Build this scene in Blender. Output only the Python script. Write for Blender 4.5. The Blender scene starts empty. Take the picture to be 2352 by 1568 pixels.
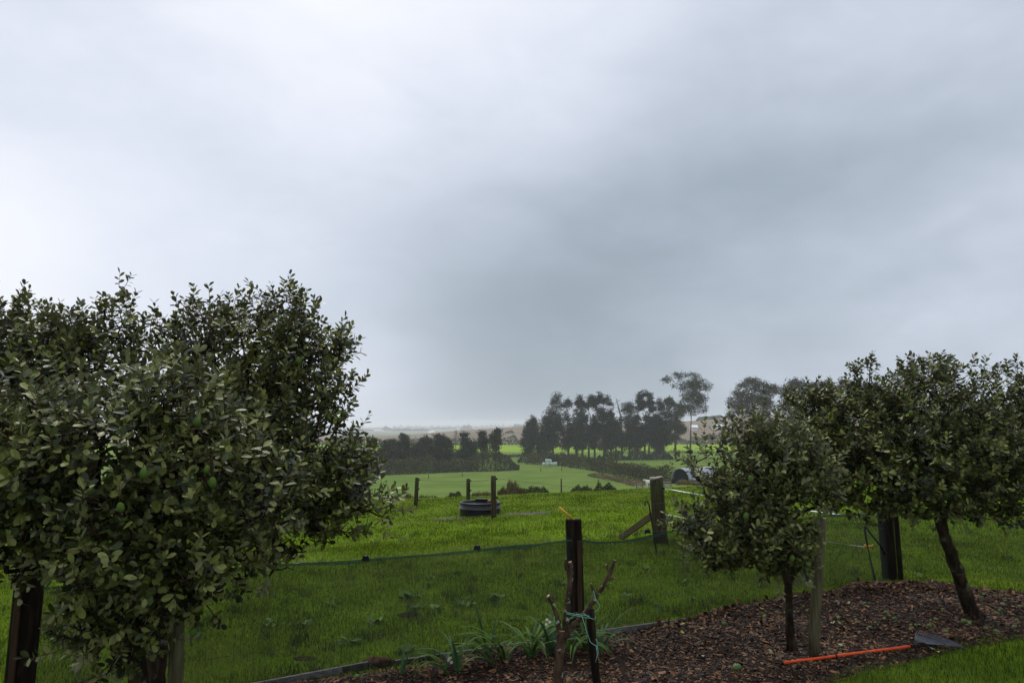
import bpy, math, random
import numpy as np
from mathutils import Vector, Matrix, noise

# ------------------------------------------------------------------ camera, world, sun, exposure
scene = bpy.context.scene
col = scene.collection
CZ = 2.25                       # eye height above the garden ground
F = 1568.0                      # focal length in units of a 2352 px wide picture (24 mm lens)
PITCH = math.atan((978 - 784) / F)
cam_d = bpy.data.cameras.new('camera'); cam_d.lens = 24; cam_d.sensor_width = 36
cam_d.clip_start = 0.1; cam_d.clip_end = 20000
cam = bpy.data.objects.new('camera', cam_d); col.objects.link(cam)
cam.location = (0, 0, CZ); cam.rotation_euler = (math.pi / 2 + PITCH, 0, 0)
scene.camera = cam
scene.view_settings.view_transform = 'Standard'; scene.view_settings.look = 'None'
scene.view_settings.exposure = 0.1; scene.view_settings.gamma = 1.0
scene.view_settings.use_curve_mapping = False
scene.cycles.use_denoising = True
scene.cycles.max_bounces = 8; scene.cycles.diffuse_bounces = 2; scene.cycles.glossy_bounces = 3
scene.cycles.transparent_max_bounces = 12; scene.cycles.volume_bounces = 2

SUN_EL, SUN_AZ = math.radians(52), math.radians(-18)     # behind the brightest part of the overcast
def pix_dir(px, py):
    u = (px - 1176) / F; v = (784 - py) / F
    c, s = math.cos(PITCH), math.sin(PITCH)
    return Vector((u, c - v * s, s + v * c)).normalized()
w = bpy.data.worlds.new('World'); scene.world = w; w.use_nodes = True
nt = w.node_tree; nt.nodes.clear(); N = nt.nodes; Lk = nt.links
def node(t, **k):
    n = N.new(t)
    for a, b in k.items(): setattr(n, a, b)
    return n
def link(a, b): Lk.new(a, b)
out = node('ShaderNodeOutputWorld'); bg = node('ShaderNodeBackground'); bg.inputs['Strength'].default_value = 0.1
link(bg.outputs[0], out.inputs[0])
sky = node('ShaderNodeTexSky'); sky.sky_type = 'NISHITA'; sky.sun_disc = False
sky.sun_elevation = SUN_EL; sky.sun_rotation = SUN_AZ; sky.air_density = 1.0; sky.dust_density = 3.0
tc = node('ShaderNodeTexCoord')
nz = node('ShaderNodeTexNoise'); nz.inputs['Scale'].default_value = 2.6; nz.inputs['Detail'].default_value = 7; nz.inputs['Roughness'].default_value = 0.55
mp = node('ShaderNodeMapping'); mp.inputs['Scale'].default_value = (1, 1, 2.0); mp.inputs['Location'].default_value = (3.1, 0.4, 1.7)
link(tc.outputs['Generated'], mp.inputs[0]); link(mp.outputs[0], nz.inputs['Vector'])
# softly bend the direction so the cloud masses have ragged edges
wob = node('ShaderNodeVectorMath', operation='SCALE'); wob.inputs[3].default_value = 0.2
sub = node('ShaderNodeVectorMath', operation='SUBTRACT'); sub.inputs[1].default_value = (.5, .5, .5)
link(nz.outputs['Color'], sub.inputs[0]); link(sub.outputs[0], wob.inputs[0])
addv = node('ShaderNodeVectorMath', operation='ADD'); link(tc.outputs['Generated'], addv.inputs[0]); link(wob.outputs[0], addv.inputs[1])
nrm = node('ShaderNodeVectorMath', operation='NORMALIZE'); link(addv.outputs[0], nrm.inputs[0])
def mth(op, a, b=None, clamp=False):
    m = node('ShaderNodeMath', operation=op); m.use_clamp = clamp
    for i, x in enumerate((a, b)):
        if x is None: continue
        if isinstance(x, (int, float)): m.inputs[i].default_value = x
        else: link(x, m.inputs[i])
    return m.outputs[0]
def cloud_mass(d, k, amp):
    dp = node('ShaderNodeVectorMath', operation='DOT_PRODUCT'); dp.inputs[1].default_value = d
    link(nrm.outputs[0], dp.inputs[0])
    e = mth('EXPONENT', mth('MULTIPLY', mth('SUBTRACT', dp.outputs['Value'], 1.0), k))
    return mth('MULTIPLY', e, amp)
# thin bright cloud and thick dark cloud, each where it stands in the sky
masses = [(pix_dir(1050, 60), 9, .36), (pix_dir(1290, 660), 13, -.40), (pix_dir(1680, 420), 14, -.16), (pix_dir(1150, 830), 26, -.08),
          (pix_dir(-60, 600), 40, .30), (pix_dir(330, 400), 30, -.13), (pix_dir(1300, 330), 60, .10), (pix_dir(2500, 560), 14, -.10), (pix_dir(2352, 760), 60, .12),
          (pix_dir(760, 960), 60, .20), (pix_dir(1700, 980), 70, .12), (pix_dir(2000, 60), 26, .05), (Vector((0, -.6, .8)).normalized(), 3, .12)]
tot = mth('MULTIPLY', mth('SUBTRACT', nz.outputs['Fac'], .5), .36)
for m_ in masses: tot = mth('ADD', tot, cloud_mass(*m_))
nz2 = node('ShaderNodeTexNoise'); nz2.inputs['Scale'].default_value = 7; nz2.inputs['Detail'].default_value = 6; nz2.inputs['Distortion'].default_value = .6
mp2 = node('ShaderNodeMapping'); mp2.inputs['Scale'].default_value = (1, 1, 1.8); mp2.inputs['Rotation'].default_value = (0, .5, 0); link(tc.outputs['Generated'], mp2.inputs[0]); link(mp2.outputs[0], nz2.inputs['Vector'])
tot = mth('ADD', tot, mth('MULTIPLY', mth('SUBTRACT', nz2.outputs['Fac'], .5), .12))
tot = mth('ADD', tot, .60)
cr = node('ShaderNodeValToRGB'); cr.color_ramp.interpolation = 'B_SPLINE'
el = cr.color_ramp.elements
el[0].position = 0.0; el[0].color = (.22, .26, .31, 1)
el[1].position = 1.0; el[1].color = (.97, .98, 1.0, 1)
for p_, c_ in ((.25, (.285, .35, .41, 1)), (.5, (.49, .55, .648, 1)), (.72, (.735, .785, .905, 1))):
    e_ = el.new(p_); e_.color = c_
link(tot, cr.inputs[0])
mul = node('ShaderNodeVectorMath', operation='SCALE'); mul.inputs[3].default_value = 10.0; link(cr.outputs[0], mul.inputs[0])
mx = node('ShaderNodeMixRGB'); mx.inputs[0].default_value = .95
# an overcast sky is brighter toward the zenith
sep = node('ShaderNodeSeparateXYZ'); link(tc.outputs['Generated'], sep.inputs[0])
zr = node('ShaderNodeMapRange'); zr.interpolation_type = 'SMOOTHSTEP'; link(sep.outputs['Z'], zr.inputs['Value']); zr.inputs['From Min'].default_value = .55; zr.inputs['From Max'].default_value = 1.0; zr.inputs['To Min'].default_value = 10; zr.inputs['To Max'].default_value = 19; link(zr.outputs[0], mul.inputs[3])
link(sky.outputs[0], mx.inputs[1]); link(mul.outputs[0], mx.inputs[2]); link(mx.outputs[0], bg.inputs[0])

sun_d = bpy.data.lights.new('sun', 'SUN'); sun_d.energy = 1.5; sun_d.angle = math.radians(25); sun_d.color = (1, .95, .85)
sun = bpy.data.objects.new('sun', sun_d); col.objects.link(sun)
sun_dir = Vector((math.sin(SUN_AZ) * math.cos(SUN_EL), math.cos(SUN_AZ) * math.cos(SUN_EL), math.sin(SUN_EL)))
sun.rotation_euler = sun_dir.to_track_quat('Z', 'Y').to_euler()

# ------------------------------------------------------------------ geometry helpers
rng = np.random.default_rng(7)
R = random.Random(11)

PY = [-60, 0, 12, 15, 19, 26, 34, 45, 60, 80, 100, 125, 190, 250, 320, 400, 470, 5000]
PZ = [0, 0, 0, -.06, -.22, -.60, -1.12, -2.35, -4.7, -7.5, -9.1, -9.9, -9.9, -10.3, -10.1, -9.8, -9.8, -9.8]
def sstep(a, b, x):
    t = np.clip((x - a) / (b - a), 0, 1); return t * t * (3 - 2 * t)
def gz(x, y):
    x = np.asarray(x, float); y = np.asarray(y, float)
    z = np.interp(y, PY, PZ)
    z = z + .0425 * x * sstep(9, 22, y) * (1 - .45 * sstep(60, 190, y)) * (1 - sstep(190, 320, y))
    z = z + 2.3 * np.exp(-(((x - 21) / 21) ** 2 + ((y - 91) / 16) ** 2))            # bench the shelter stands on
    z = z + (.018 * np.sin(x * 2.3 + y * 1.1) + .02 * np.sin(x * .9 - y * 1.7 + 1)) * sstep(-5, 9, y) * (1 - sstep(30, 60, y))
    # moor rising beyond the fields
    u = x / np.maximum(y, 1)
    crest = np.interp(u, [-.6, -.24, -.15, -.08, .015, .12, .26, .32, .5, .9], [-12.5, -12.3, -9.6, -3.6, 1.6, 4, 8, 14, 19, 20])
    t = sstep(450, 820, y)
    z = z * (1 - t) + t * crest
    t2 = sstep(900, 1250, y); z = z * (1 - t2) + t2 * (-14)
    return z
def ray(px, py): return pix_dir(px, py)
def at(px, py, Y):
    d = ray(px, py); t = Y / d.y
    return Vector((d.x * t, Y, CZ + d.z * t))
def gp(px, py, lift=0.0):
    d = ray(px, py); y = 2.0
    while y < 4000:
        p = at(px, py, y)
        if p.z <= float(gz(p.x, y)) + lift: break
        y *= 1.02
    lo, hi = y / 1.02, y
    for _ in range(14):
        y = (lo + hi) / 2; p = at(px, py, y)
        if p.z <= float(gz(p.x, y)) + lift: hi = y
        else: lo = y
    return Vector((p.x, y, float(gz(p.x, y)) + lift))
def G(x, y, lift=0.0): return Vector((x, y, float(gz(x, y)) + lift))

def setp(o, label=None, cat=None, group=None, kind=None):
    if label: o['label'] = label
    if cat: o['category'] = cat
    if group: o['group'] = group
    if kind: o['kind'] = kind
    return o
def thing(name, label, cat, base, group=None):
    o = bpy.data.objects.new(name, None); col.objects.link(o); o.location = base
    o.empty_display_size = .1
    return setp(o, label, cat, group)
def link_mesh(name, me, mats, parent=None, smooth=True, base=None):
    for m in (mats if isinstance(mats, (list, tuple)) else [mats]): me.materials.append(m)
    if smooth: me.polygons.foreach_set('use_smooth', np.ones(len(me.polygons), bool))
    o = bpy.data.objects.new(name, me); col.objects.link(o)
    if parent: o.parent = parent
    elif base is not None: o.location = base
    return o
def arr_mesh(name, V, Fc, mat, parent=None, base=(0, 0, 0), smooth=False):
    """V (n,3), Fc (m,k) arrays"""
    V = np.asarray(V, np.float32) - np.asarray(base, np.float32); Fc = np.asarray(Fc, np.int32)
    me = bpy.data.meshes.new(name); m, k = Fc.shape
    me.vertices.add(len(V)); me.vertices.foreach_set('co', V.ravel())
    me.loops.add(m * k); me.loops.foreach_set('vertex_index', Fc.ravel())
    me.polygons.add(m); me.polygons.foreach_set('loop_start', np.arange(0, m * k, k, dtype=np.int32))
    me.polygons.foreach_set('loop_total', np.full(m, k, np.int32))
    me.update(calc_edges=True)
    return link_mesh(name, me, mat, parent, smooth, base)
class MB:
    def __init__(s): s.v = []; s.f = []
    def add(s, v, f):
        n = len(s.v); s.v += [tuple(p) for p in v]; s.f += [tuple(i + n for i in q) for q in f]; return s
    def build(s, name, mat, parent=None, base=(0, 0, 0), smooth=True):
        b = Vector(base)
        me = bpy.data.meshes.new(name); me.from_pydata([tuple(Vector(p) - b) for p in s.v], [], s.f); me.update()
        return link_mesh(name, me, mat, parent, smooth, base)
    def tube(s, pts, rad, n=8, cap=True, wob=0.0, seed=0, flat=1.0):
        pts = [Vector(p) for p in pts]; rr = random.Random(seed)
        if not isinstance(rad, (list, tuple)): rad = [rad] * len(pts)
        v = []; up = Vector((0, 0, 1))
        for i, p in enumerate(pts):
            t = (pts[min(i + 1, len(pts) - 1)] - pts[max(i - 1, 0)]).normalized()
            ref = up if abs(t.z) < .9 else Vector((0, 1, 0))
            a = t.cross(ref).normalized(); b = t.cross(a).normalized()
            for k in range(n):
                g = 2 * math.pi * k / n; r = rad[i] * (1 + wob * (rr.random() - .5) * 2)
                v.append(p + a * math.cos(g) * r + b * math.sin(g) * r * flat)
        f = []
        for i in range(len(pts) - 1):
            for k in range(n):
                f.append((i * n + k, i * n + (k + 1) % n, (i + 1) * n + (k + 1) % n, (i + 1) * n + k))
        if cap:
            f.append(tuple(range(n - 1, -1, -1))) ; m = (len(pts) - 1) * n; f.append(tuple(range(m, m + n)))
        # fix winding so normals point out: a x b = -t here, so reverse
        f = [tuple(reversed(q)) for q in f]
        return s.add(v, f)
    def box(s, c, sx, sy, sz, ax=None, ay=None, az=None, taper=1.0):
        c = Vector(c); ax = ax or Vector((1, 0, 0)); ay = ay or Vector((0, 1, 0)); az = az or Vector((0, 0, 1))
        v = []
        for k in (-.5, .5):
            q = taper if k > 0 else 1
            for i, j in ((-.5, -.5), (.5, -.5), (.5, .5), (-.5, .5)):
                v.append(c + ax * sx * i * q + ay * sy * j * q + az * sz * k)
        return s.add(v, [(3, 2, 1, 0), (4, 5, 6, 7), (0, 1, 5, 4), (1, 2, 6, 5), (2, 3, 7, 6), (3, 0, 4, 7)])
    def lathe(s, c, prof, n=32, squash=1.0):
        c = Vector(c); v = []; f = []
        for r, z in prof:
            for k in range(n):
                g = 2 * math.pi * k / n; v.append((c.x + r * math.cos(g), c.y + r * math.sin(g) * squash, c.z + z))
        for i in range(len(prof) - 1):
            for k in range(n):
                f.append((i * n + k, i * n + (k + 1) % n, (i + 1) * n + (k + 1) % n, (i + 1) * n + k))
        f.append(tuple(range(n - 1, -1, -1))); m = (len(prof) - 1) * n; f.append(tuple(range(m, m + n)))
        return s.add(v, f)
def bevel(o, w_=.01, seg=2):
    b = o.modifiers.new('bevel', 'BEVEL'); b.width = w_; b.segments = seg; b.limit_method = 'ANGLE'; return o

# ------------------------------------------------------------------ materials
def mk(name, cols, scale=5, rough=.6, bump=0, bscale=None, island=0, spec=.10, stretch=(1, 1, 1), detail=6, metal=0, coat=0, hue=0.0, patch=None, trans=0):
    m = bpy.data.materials.new(name); m.use_nodes = True; t = m.node_tree; n = t.nodes; l = t.links
    p = n['Principled BSDF']; p.inputs['Roughness'].default_value = rough; p.inputs['Metallic'].default_value = metal
    p.inputs['Specular IOR Level'].default_value = spec; p.inputs['Coat Weight'].default_value = coat; p.inputs['Coat Roughness'].default_value = .15
    c = n.new('ShaderNodeTexCoord'); mp = n.new('ShaderNodeMapping'); mp.inputs['Scale'].default_value = stretch
    l.new(c.outputs['Object'], mp.inputs[0])
    nz = n.new('ShaderNodeTexNoise'); nz.inputs['Scale'].default_value = scale; nz.inputs['Detail'].default_value = detail; nz.inputs['Roughness'].default_value = .62
    l.new(mp.outputs[0], nz.inputs['Vector'])
    r = n.new('ShaderNodeValToRGB'); e = r.color_ramp.elements
    lo, hi = .32, .68; e_first, e_last = 0, 1
    for _ in range(len(cols) - 2): e.new(.5)
    for i, cc in enumerate(cols):
        pos = lo + (hi - lo) * i / max(1, len(cols) - 1)
        e[i].color = (*cc, 1)
    for i in range(len(cols)): e[len(cols) - 1 - i].position = lo + (hi - lo) * (len(cols) - 1 - i) / max(1, len(cols) - 1)
    fac = nz.outputs['Fac']
    if island and len(cols) > 2:       # choose the colour mostly per piece
        g = n.new('ShaderNodeNewGeometry'); mxf = n.new('ShaderNodeMath'); mxf.operation = 'MULTIPLY_ADD'
        ob = n.new('ShaderNodeObjectInfo'); ad = n.new('ShaderNodeMath'); ad.operation = 'ADD'; fr = n.new('ShaderNodeMath'); fr.operation = 'FRACT'
        l.new(g.outputs['Random Per Island'], ad.inputs[0]); l.new(ob.outputs['Random'], ad.inputs[1]); l.new(ad.outputs[0], fr.inputs[0])
        mr = n.new('ShaderNodeMath'); mr.operation = 'SUBTRACT'; l.new(fr.outputs[0], mr.inputs[0]); mr.inputs[1].default_value = .5
        l.new(mr.outputs[0], mxf.inputs[0]); mxf.inputs[1].default_value = .5 * island; l.new(nz.outputs['Fac'], mxf.inputs[2])
        fac = mxf.outputs[0]
    l.new(fac, r.inputs[0]); colr = r.outputs[0]
    if patch:                            # large-scale patches: (colour, scale, low, high)
        pc, ps, p0, p1 = patch
        pn = n.new('ShaderNodeTexNoise'); pn.inputs['Scale'].default_value = ps; pn.inputs['Detail'].default_value = 5; l.new(c.outputs['Object'], pn.inputs['Vector'])
        pr = n.new('ShaderNodeMapRange'); pr.inputs['From Min'].default_value = p0; pr.inputs['From Max'].default_value = p1; l.new(pn.outputs['Fac'], pr.inputs['Value'])
        mm = n.new('ShaderNodeMixRGB'); l.new(pr.outputs[0], mm.inputs[0]); l.new(colr, mm.inputs[1]); mm.inputs[2].default_value = (*pc, 1); colr = mm.outputs[0]
    l.new(colr, p.inputs['Base Color'])
    if bump:
        b = n.new('ShaderNodeBump'); b.inputs['Strength'].default_value = 1; b.inputs['Distance'].default_value = bump
        if bscale:
            bn = n.new('ShaderNodeTexNoise'); bn.inputs['Scale'].default_value = bscale; bn.inputs['Detail'].default_value = 5
            l.new(mp.outputs[0], bn.inputs['Vector']); l.new(bn.outputs['Fac'], b.inputs['Height'])
        else: l.new(nz.outputs['Fac'], b.inputs['Height'])
        l.new(b.outputs[0], p.inputs['Normal'])
    if trans:
        tr = n.new('ShaderNodeBsdfTranslucent'); l.new(colr, tr.inputs[0]); ms = n.new('ShaderNodeMixShader'); ms.inputs[0].default_value = trans
        l.new(p.outputs[0], ms.inputs[1]); l.new(tr.outputs[0], ms.inputs[2]); l.new(ms.outputs[0], n['Material Output'].inputs[0])
    return m

def leaf_mat(name, top_cols, under, gloss=.3, trans=.07):
    m = mk(name, top_cols, 3, gloss, island=1.0, spec=.22, trans=trans)
    t = m.node_tree; n = t.nodes; l = t.links; p = n['Principled BSDF']
    src = p.inputs['Base Color'].links[0].from_socket
    g = n.new('ShaderNodeNewGeometry'); mm = n.new('ShaderNodeMixRGB'); l.new(g.outputs['Backfacing'], mm.inputs[0])
    l.new(src, mm.inputs[1]); mm.inputs[2].default_value = (*under, 1); l.new(mm.outputs[0], p.inputs['Base Color'])
    mr = n.new('ShaderNodeMapRange'); l.new(g.outputs['Backfacing'], mr.inputs[0]); mr.inputs[3].default_value = gloss; mr.inputs[4].default_value = .75
    l.new(mr.outputs[0], p.inputs['Roughness'])
    return m
M = {}
M['grass'] = mk('grass_blades', [(.070, .070, .012), (.090, .150, .008), (.122, .210, .010), (.170, .270, .016), (.26, .30, .055)], .55, .6, island=.9, spec=0, trans=.3)
M['lawn'] = mk('lawn_blades', [(.038, .045, .012), (.040, .078, .010), (.066, .112, .014), (.115, .165, .030)], 1.2, .6, island=.9, spec=0, trans=.3)
M['paddock'] = mk('paddock_soil_and_sward', [(.050, .085, .006), (.085, .145, .008), (.115, .190, .012)], 1.3, .95, bump=.04, bscale=9, detail=9, spec=0, patch=((.06, .085, .010), .35, .52, .72))
M['valley'] = mk('valley_pasture', [(.075, .120, .024), (.100, .150, .032), (.125, .170, .038)], .12, .95, spec=0, bump=.1, bscale=1.5, detail=9)
M['farfield'] = mk('far_pasture', [(.15, .24, .020), (.20, .29, .028)], .02, .95, spec=0)
M['moor'] = mk('moor_bracken', [(.10, .075, .05), (.14, .10, .068), (.17, .125, .085)], .018, .95, detail=10, patch=((.075, .10, .035), .006, .55, .66))
M['hillgrass'] = mk('hill_grass', [(.085, .12, .04), (.12, .16, .06)], .01, .95)
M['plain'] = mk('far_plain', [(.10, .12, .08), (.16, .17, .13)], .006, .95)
M['soil'] = mk('mulch_bed_soil', [(.006, .004, .003), (.016, .009, .006), (.035, .018, .010)], 22, .9, spec=.1, bump=.02, bscale=40)
M['chips'] = mk('bark_chips', [(.007, .004, .003), (.018, .009, .005), (.040, .019, .009), (.085, .040, .015), (.18, .090, .038)], 9, .6, island=1.15, spec=.18)
M['bark'] = mk('feijoa_bark', [(.009, .0065, .0045), (.026, .018, .012), (.060, .042, .028)], 16, .85, bump=.02, bscale=28, stretch=(1, 1, .3), spec=.04, patch=((.10, .11, .075), 9, .60, .68))
M['twig'] = mk('twig_bark', [(.05, .022, .012), (.11, .05, .026)], 20, .7)
M['lichen_bark'] = mk('lichened_bark', [(.018, .012, .008), (.050, .031, .019), (.10, .066, .042)], 18, .8, bump=.008, bscale=60, stretch=(1, 1, .5), patch=((.30, .34, .24), 19, .60, .66))
M['cutwood'] = mk('fresh_cut_wood', [(.30, .19, .12), (.45, .32, .21)], 30, .7)
M['leaf'] = leaf_mat('feijoa_leaf', [(.010, .016, .003), (.024, .036, .006), (.062, .076, .009), (.165, .175, .034)], (.17, .172, .075), .34)
M['leaf_grey'] = leaf_mat('young_feijoa_leaf', [(.012, .018, .004), (.030, .042, .007), (.068, .084, .015), (.195, .205, .058)], (.225, .225, .115), .40)
M['fruit'] = mk('feijoa_fruit', [(.045, .085, .012), (.070, .12, .020)], 30, .5, bump=.001, bscale=200)
M['fruit_calyx'] = mk('fruit_calyx', [(.06, .03, .015), (.10, .05, .02)], 30, .8)
M['fruit_dull'] = mk('fallen_fruit', [(.05, .10, .03), (.085, .15, .05), (.11, .18, .04)], 12, .5, island=.6)
M['post_dark'] = mk('wet_dark_post', [(.004, .003, .0025), (.010, .007, .005), (.030, .018, .010)], 8, .7, spec=.04, bump=.004, bscale=30, stretch=(4, 4, .4))
M['post_brown'] = mk('brown_batten', [(.028, .016, .009), (.055, .032, .017)], 10, .6, bump=.002, stretch=(4, 4, .4))
M['post_round'] = mk('weathered_round_post', [(.012, .010, .005), (.032, .025, .012), (.075, .056, .030)], 7, .75, bump=.006, bscale=22, stretch=(5, 5, .35), patch=((.05, .065, .014), 2.2, .5, .68))
M['stake_grey'] = mk('lichened_grey_stake', [(.045, .038, .020), (.085, .078, .042), (.135, .115, .070)], 9, .85, bump=.004, bscale=30, stretch=(5, 5, .4), patch=((.075, .05, .022), 1.6, .52, .7))
M['endgrain'] = mk('post_end_grain', [(.22, .19, .14), (.36, .33, .26)], 25, .8)
M['board'] = mk('wet_edging_board', [(.05, .048, .044), (.10, .096, .088), (.15, .145, .135)], 9, .35, stretch=(.5, 4, 4), bump=.002)
M['wire'] = mk('galvanised_wire', [(.07, .07, .068), (.13, .13, .125)], 40, .5, metal=.2)
M['rustwire'] = mk('old_dark_wire', [(.03, .028, .025), (.07, .065, .058)], 40, .6)
M['drops'] = mk('rain_drops', [(.75, .78, .8), (.85, .87, .9)], 5, .05, spec=1)
M['black'] = mk('black_plastic', [(.006, .006, .007), (.014, .014, .015)], 8, .35, bump=.001)
M['trough'] = mk('black_trough_plastic', [(.005, .005, .006), (.014, .014, .015)], 6, .35, spec=.3, bump=.002)
M['water'] = mk('trough_water', [(.02, .025, .025), (.03, .035, .035)], 3, .12, bump=.006, bscale=35, spec=.9)
M['mud'] = mk('wet_mud', [(.022, .015, .010), (.045, .032, .021), (.07, .052, .036)], 7, .5, bump=.03, bscale=14)
M['yellow'] = mk('yellow_plastic', [(.62, .30, .035), (.75, .40, .06)], 10, .45)
M['tape'] = mk('white_electric_tape', [(.70, .72, .66), (.80, .82, .76)], 20, .6)
M['twine'] = mk('blue_green_twine', [(.12, .30, .24), (.20, .42, .33)], 60, .8)
M['orange'] = mk('orange_painted_handle', [(.55, .055, .012), (.66, .085, .020)], 4, .38, bump=.0005)
M['tine'] = mk('grey_rake_tines', [(.07, .075, .09), (.13, .135, .16)], 20, .4, metal=.2)
M['shell'] = mk('corrugated_steel', [(.22, .23, .26), (.34, .35, .39)], 1.5, .45, metal=.3)
M['shed_dark'] = mk('dark_shed_wall', [(.012, .012, .014), (.03, .03, .033)], 3, .8)
M['rail'] = mk('white_weathered_rail', [(.20, .18, .16), (.32, .30, .27)], 3, .7)
M['rail_brown'] = mk('brown_yard_rail', [(.10, .06, .045), (.18, .12, .09)], 3, .7)
M['bale'] = mk('wrapped_bale', [(.36, .44, .39), (.46, .53, .48)], 2, .35)
M['white'] = mk('white_wall', [(.62, .62, .62), (.75, .75, .75)], .2, .6)
M['roof'] = mk('pale_roof', [(.55, .57, .60), (.70, .72, .75)], .2, .5)
M['window'] = mk('dark_window', [(.03, .035, .045), (.06, .07, .08)], 1, .2)
M['hide_white'] = mk('cream_hide', [(.62, .58, .50), (.75, .72, .66)], 3, .8)
M['hide_black'] = mk('black_hide', [(.012, .010, .010), (.03, .026, .024)], 3, .7)
M['strap'] = mk('strap_leaf_green', [(.024, .055, .010), (.045, .095, .014), (.080, .14, .022)], 4, .45, island=.8, trans=.12, spec=.08)
M['strap_blue'] = mk('bluish_strap_leaf', [(.035, .080, .030), (.065, .125, .045)], 4, .45, trans=.1)
M['petal'] = mk('cream_petals', [(.62, .62, .48), (.78, .78, .66)], 30, .6, trans=.2)
M['deadleaf'] = mk('dead_leaf', [(.016, .008, .005), (.045, .019, .009), (.10, .042, .018), (.15, .085, .04)], 8, .6, island=1)
M['paleleaf'] = mk('pale_fallen_leaf', [(.20, .23, .13), (.30, .33, .20)], 8, .6)
M['yellowleaf'] = mk('yellow_fallen_leaf', [(.30, .27, .05), (.42, .38, .09)], 8, .6)
M['weed'] = mk('weed_leaves', [(.05, .10, .02), (.09, .16, .03), (.12, .20, .05)], 3, .5, island=1, trans=.15)
def fol(name, c, k=1.0):
    c = tuple(v * .85 for v in c)
    return mk(name, [tuple(v * .55 * k for v in c), tuple(v * k for v in c), tuple(v * 1.6 * k for v in c)], .35, .8, island=.9, spec=0)
M['pine'] = fol('dark_pine_needles', (.017, .022, .011)); M['cyp'] = fol('cypress_foliage', (.019, .026, .013))
M['gum'] = fol('gum_foliage', (.050, .058, .028)); M['gum_brown'] = fol('brownish_gum_foliage', (.062, .050, .026))
M['hedge'] = fol('hedge_foliage', (.062, .064, .024)); M['hedge_dark'] = fol('dark_hedge_foliage', (.028, .034, .015))
M['bush'] = fol('yellow_green_bush', (.050, .058, .016)); M['rush'] = fol('brown_rushes', (.115, .085, .040)); M['scrub'] = fol('dark_scrub', (.075, .085, .032))
M['rank'] = mk('rank_dry_grass', [(.14, .10, .045), (.20, .15, .07), (.12, .12, .04)], 1, .9, island=1)
M['farwood'] = fol('far_wood', (.03, .035, .03)); M['bare'] = mk('bare_twigs', [(.10, .09, .075), (.15, .135, .11)], 4, .9)
M['trunk_far'] = mk('far_trunk', [(.035, .028, .022), (.075, .060, .045)], 2, .9); M['trunk_red'] = mk('reddish_trunk', [(.07, .045, .032), (.12, .08, .058)], 2, .9)

# netting: a weave far finer than a pixel, seen as a veil, with its upright cords
def net_mat(name, colour, veil, line, step):
    m = bpy.data.materials.new(name); m.use_nodes = True; t = m.node_tree; n = t.nodes; l = t.links
    p = n['Principled BSDF']; p.inputs['Base Color'].default_value = (*colour, 1); p.inputs['Roughness'].default_value = .7
    c = n.new('ShaderNodeUVMap')
    sx = n.new('ShaderNodeSeparateXYZ'); l.new(c.outputs[0], sx.inputs[0])
    d = n.new('ShaderNodeMath'); d.operation = 'DIVIDE'; l.new(sx.outputs[0], d.inputs[0]); d.inputs[1].default_value = step
    f = n.new('ShaderNodeMath'); f.operation = 'FRACT'; l.new(d.outputs[0], f.inputs[0])
    lt = n.new('ShaderNodeMath'); lt.operation = 'LESS_THAN'; l.new(f.outputs[0], lt.inputs[0]); lt.inputs[1].default_value = .10
    nz = n.new('ShaderNodeTexNoise'); nz.inputs['Scale'].default_value = 2.5; tcn = n.new('ShaderNodeTexCoord'); l.new(tcn.outputs['Object'], nz.inputs['Vector'])
    mr = n.new('ShaderNodeMapRange'); l.new(nz.outputs['Fac'], mr.inputs['Value']); mr.inputs['From Min'].default_value = .3; mr.inputs['From Max'].default_value = .7
    mr.inputs['To Min'].default_value = veil * .85; mr.inputs['To Max'].default_value = veil * 1.15
    ma = n.new('ShaderNodeMath'); ma.operation = 'MULTIPLY_ADD'; l.new(lt.outputs[0], ma.inputs[0]); ma.inputs[1].default_value = line; nl_ = n.new('ShaderNodeTexNoise'); nl_.inputs['Scale'].default_value = .9; l.new(c.outputs[0], nl_.inputs['Vector']); sc_ = n.new('ShaderNodeMath'); sc_.operation = 'MULTIPLY_ADD'; l.new(nl_.outputs['Fac'], sc_.inputs[0]); sc_.inputs[1].default_value = .5; l.new(sx.outputs[0], sc_.inputs[2]); l.new(sc_.outputs[0], d.inputs[0]); l.new(mr.outputs[0], ma.inputs[2]); ma.use_clamp = True
    tr = n.new('ShaderNodeBsdfTransparent'); ms = n.new('ShaderNodeMixShader')
    l.new(ma.outputs[0], ms.inputs[0]); l.new(tr.outputs[0], ms.inputs[1]); l.new(p.outputs[0], ms.inputs[2]); l.new(ms.outputs[0], n['Material Output'].inputs[0])
    return m
M['net'] = net_mat('black_green_netting', (.007, .012, .005), .50, .16, .055)
M['net_light'] = net_mat('thin_netting', (.008, .014, .006), .36, .2, .055)
M['net_hem'] = net_mat('green_net_hem', (.006, .045, .025), .68, .2, .03)

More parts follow.
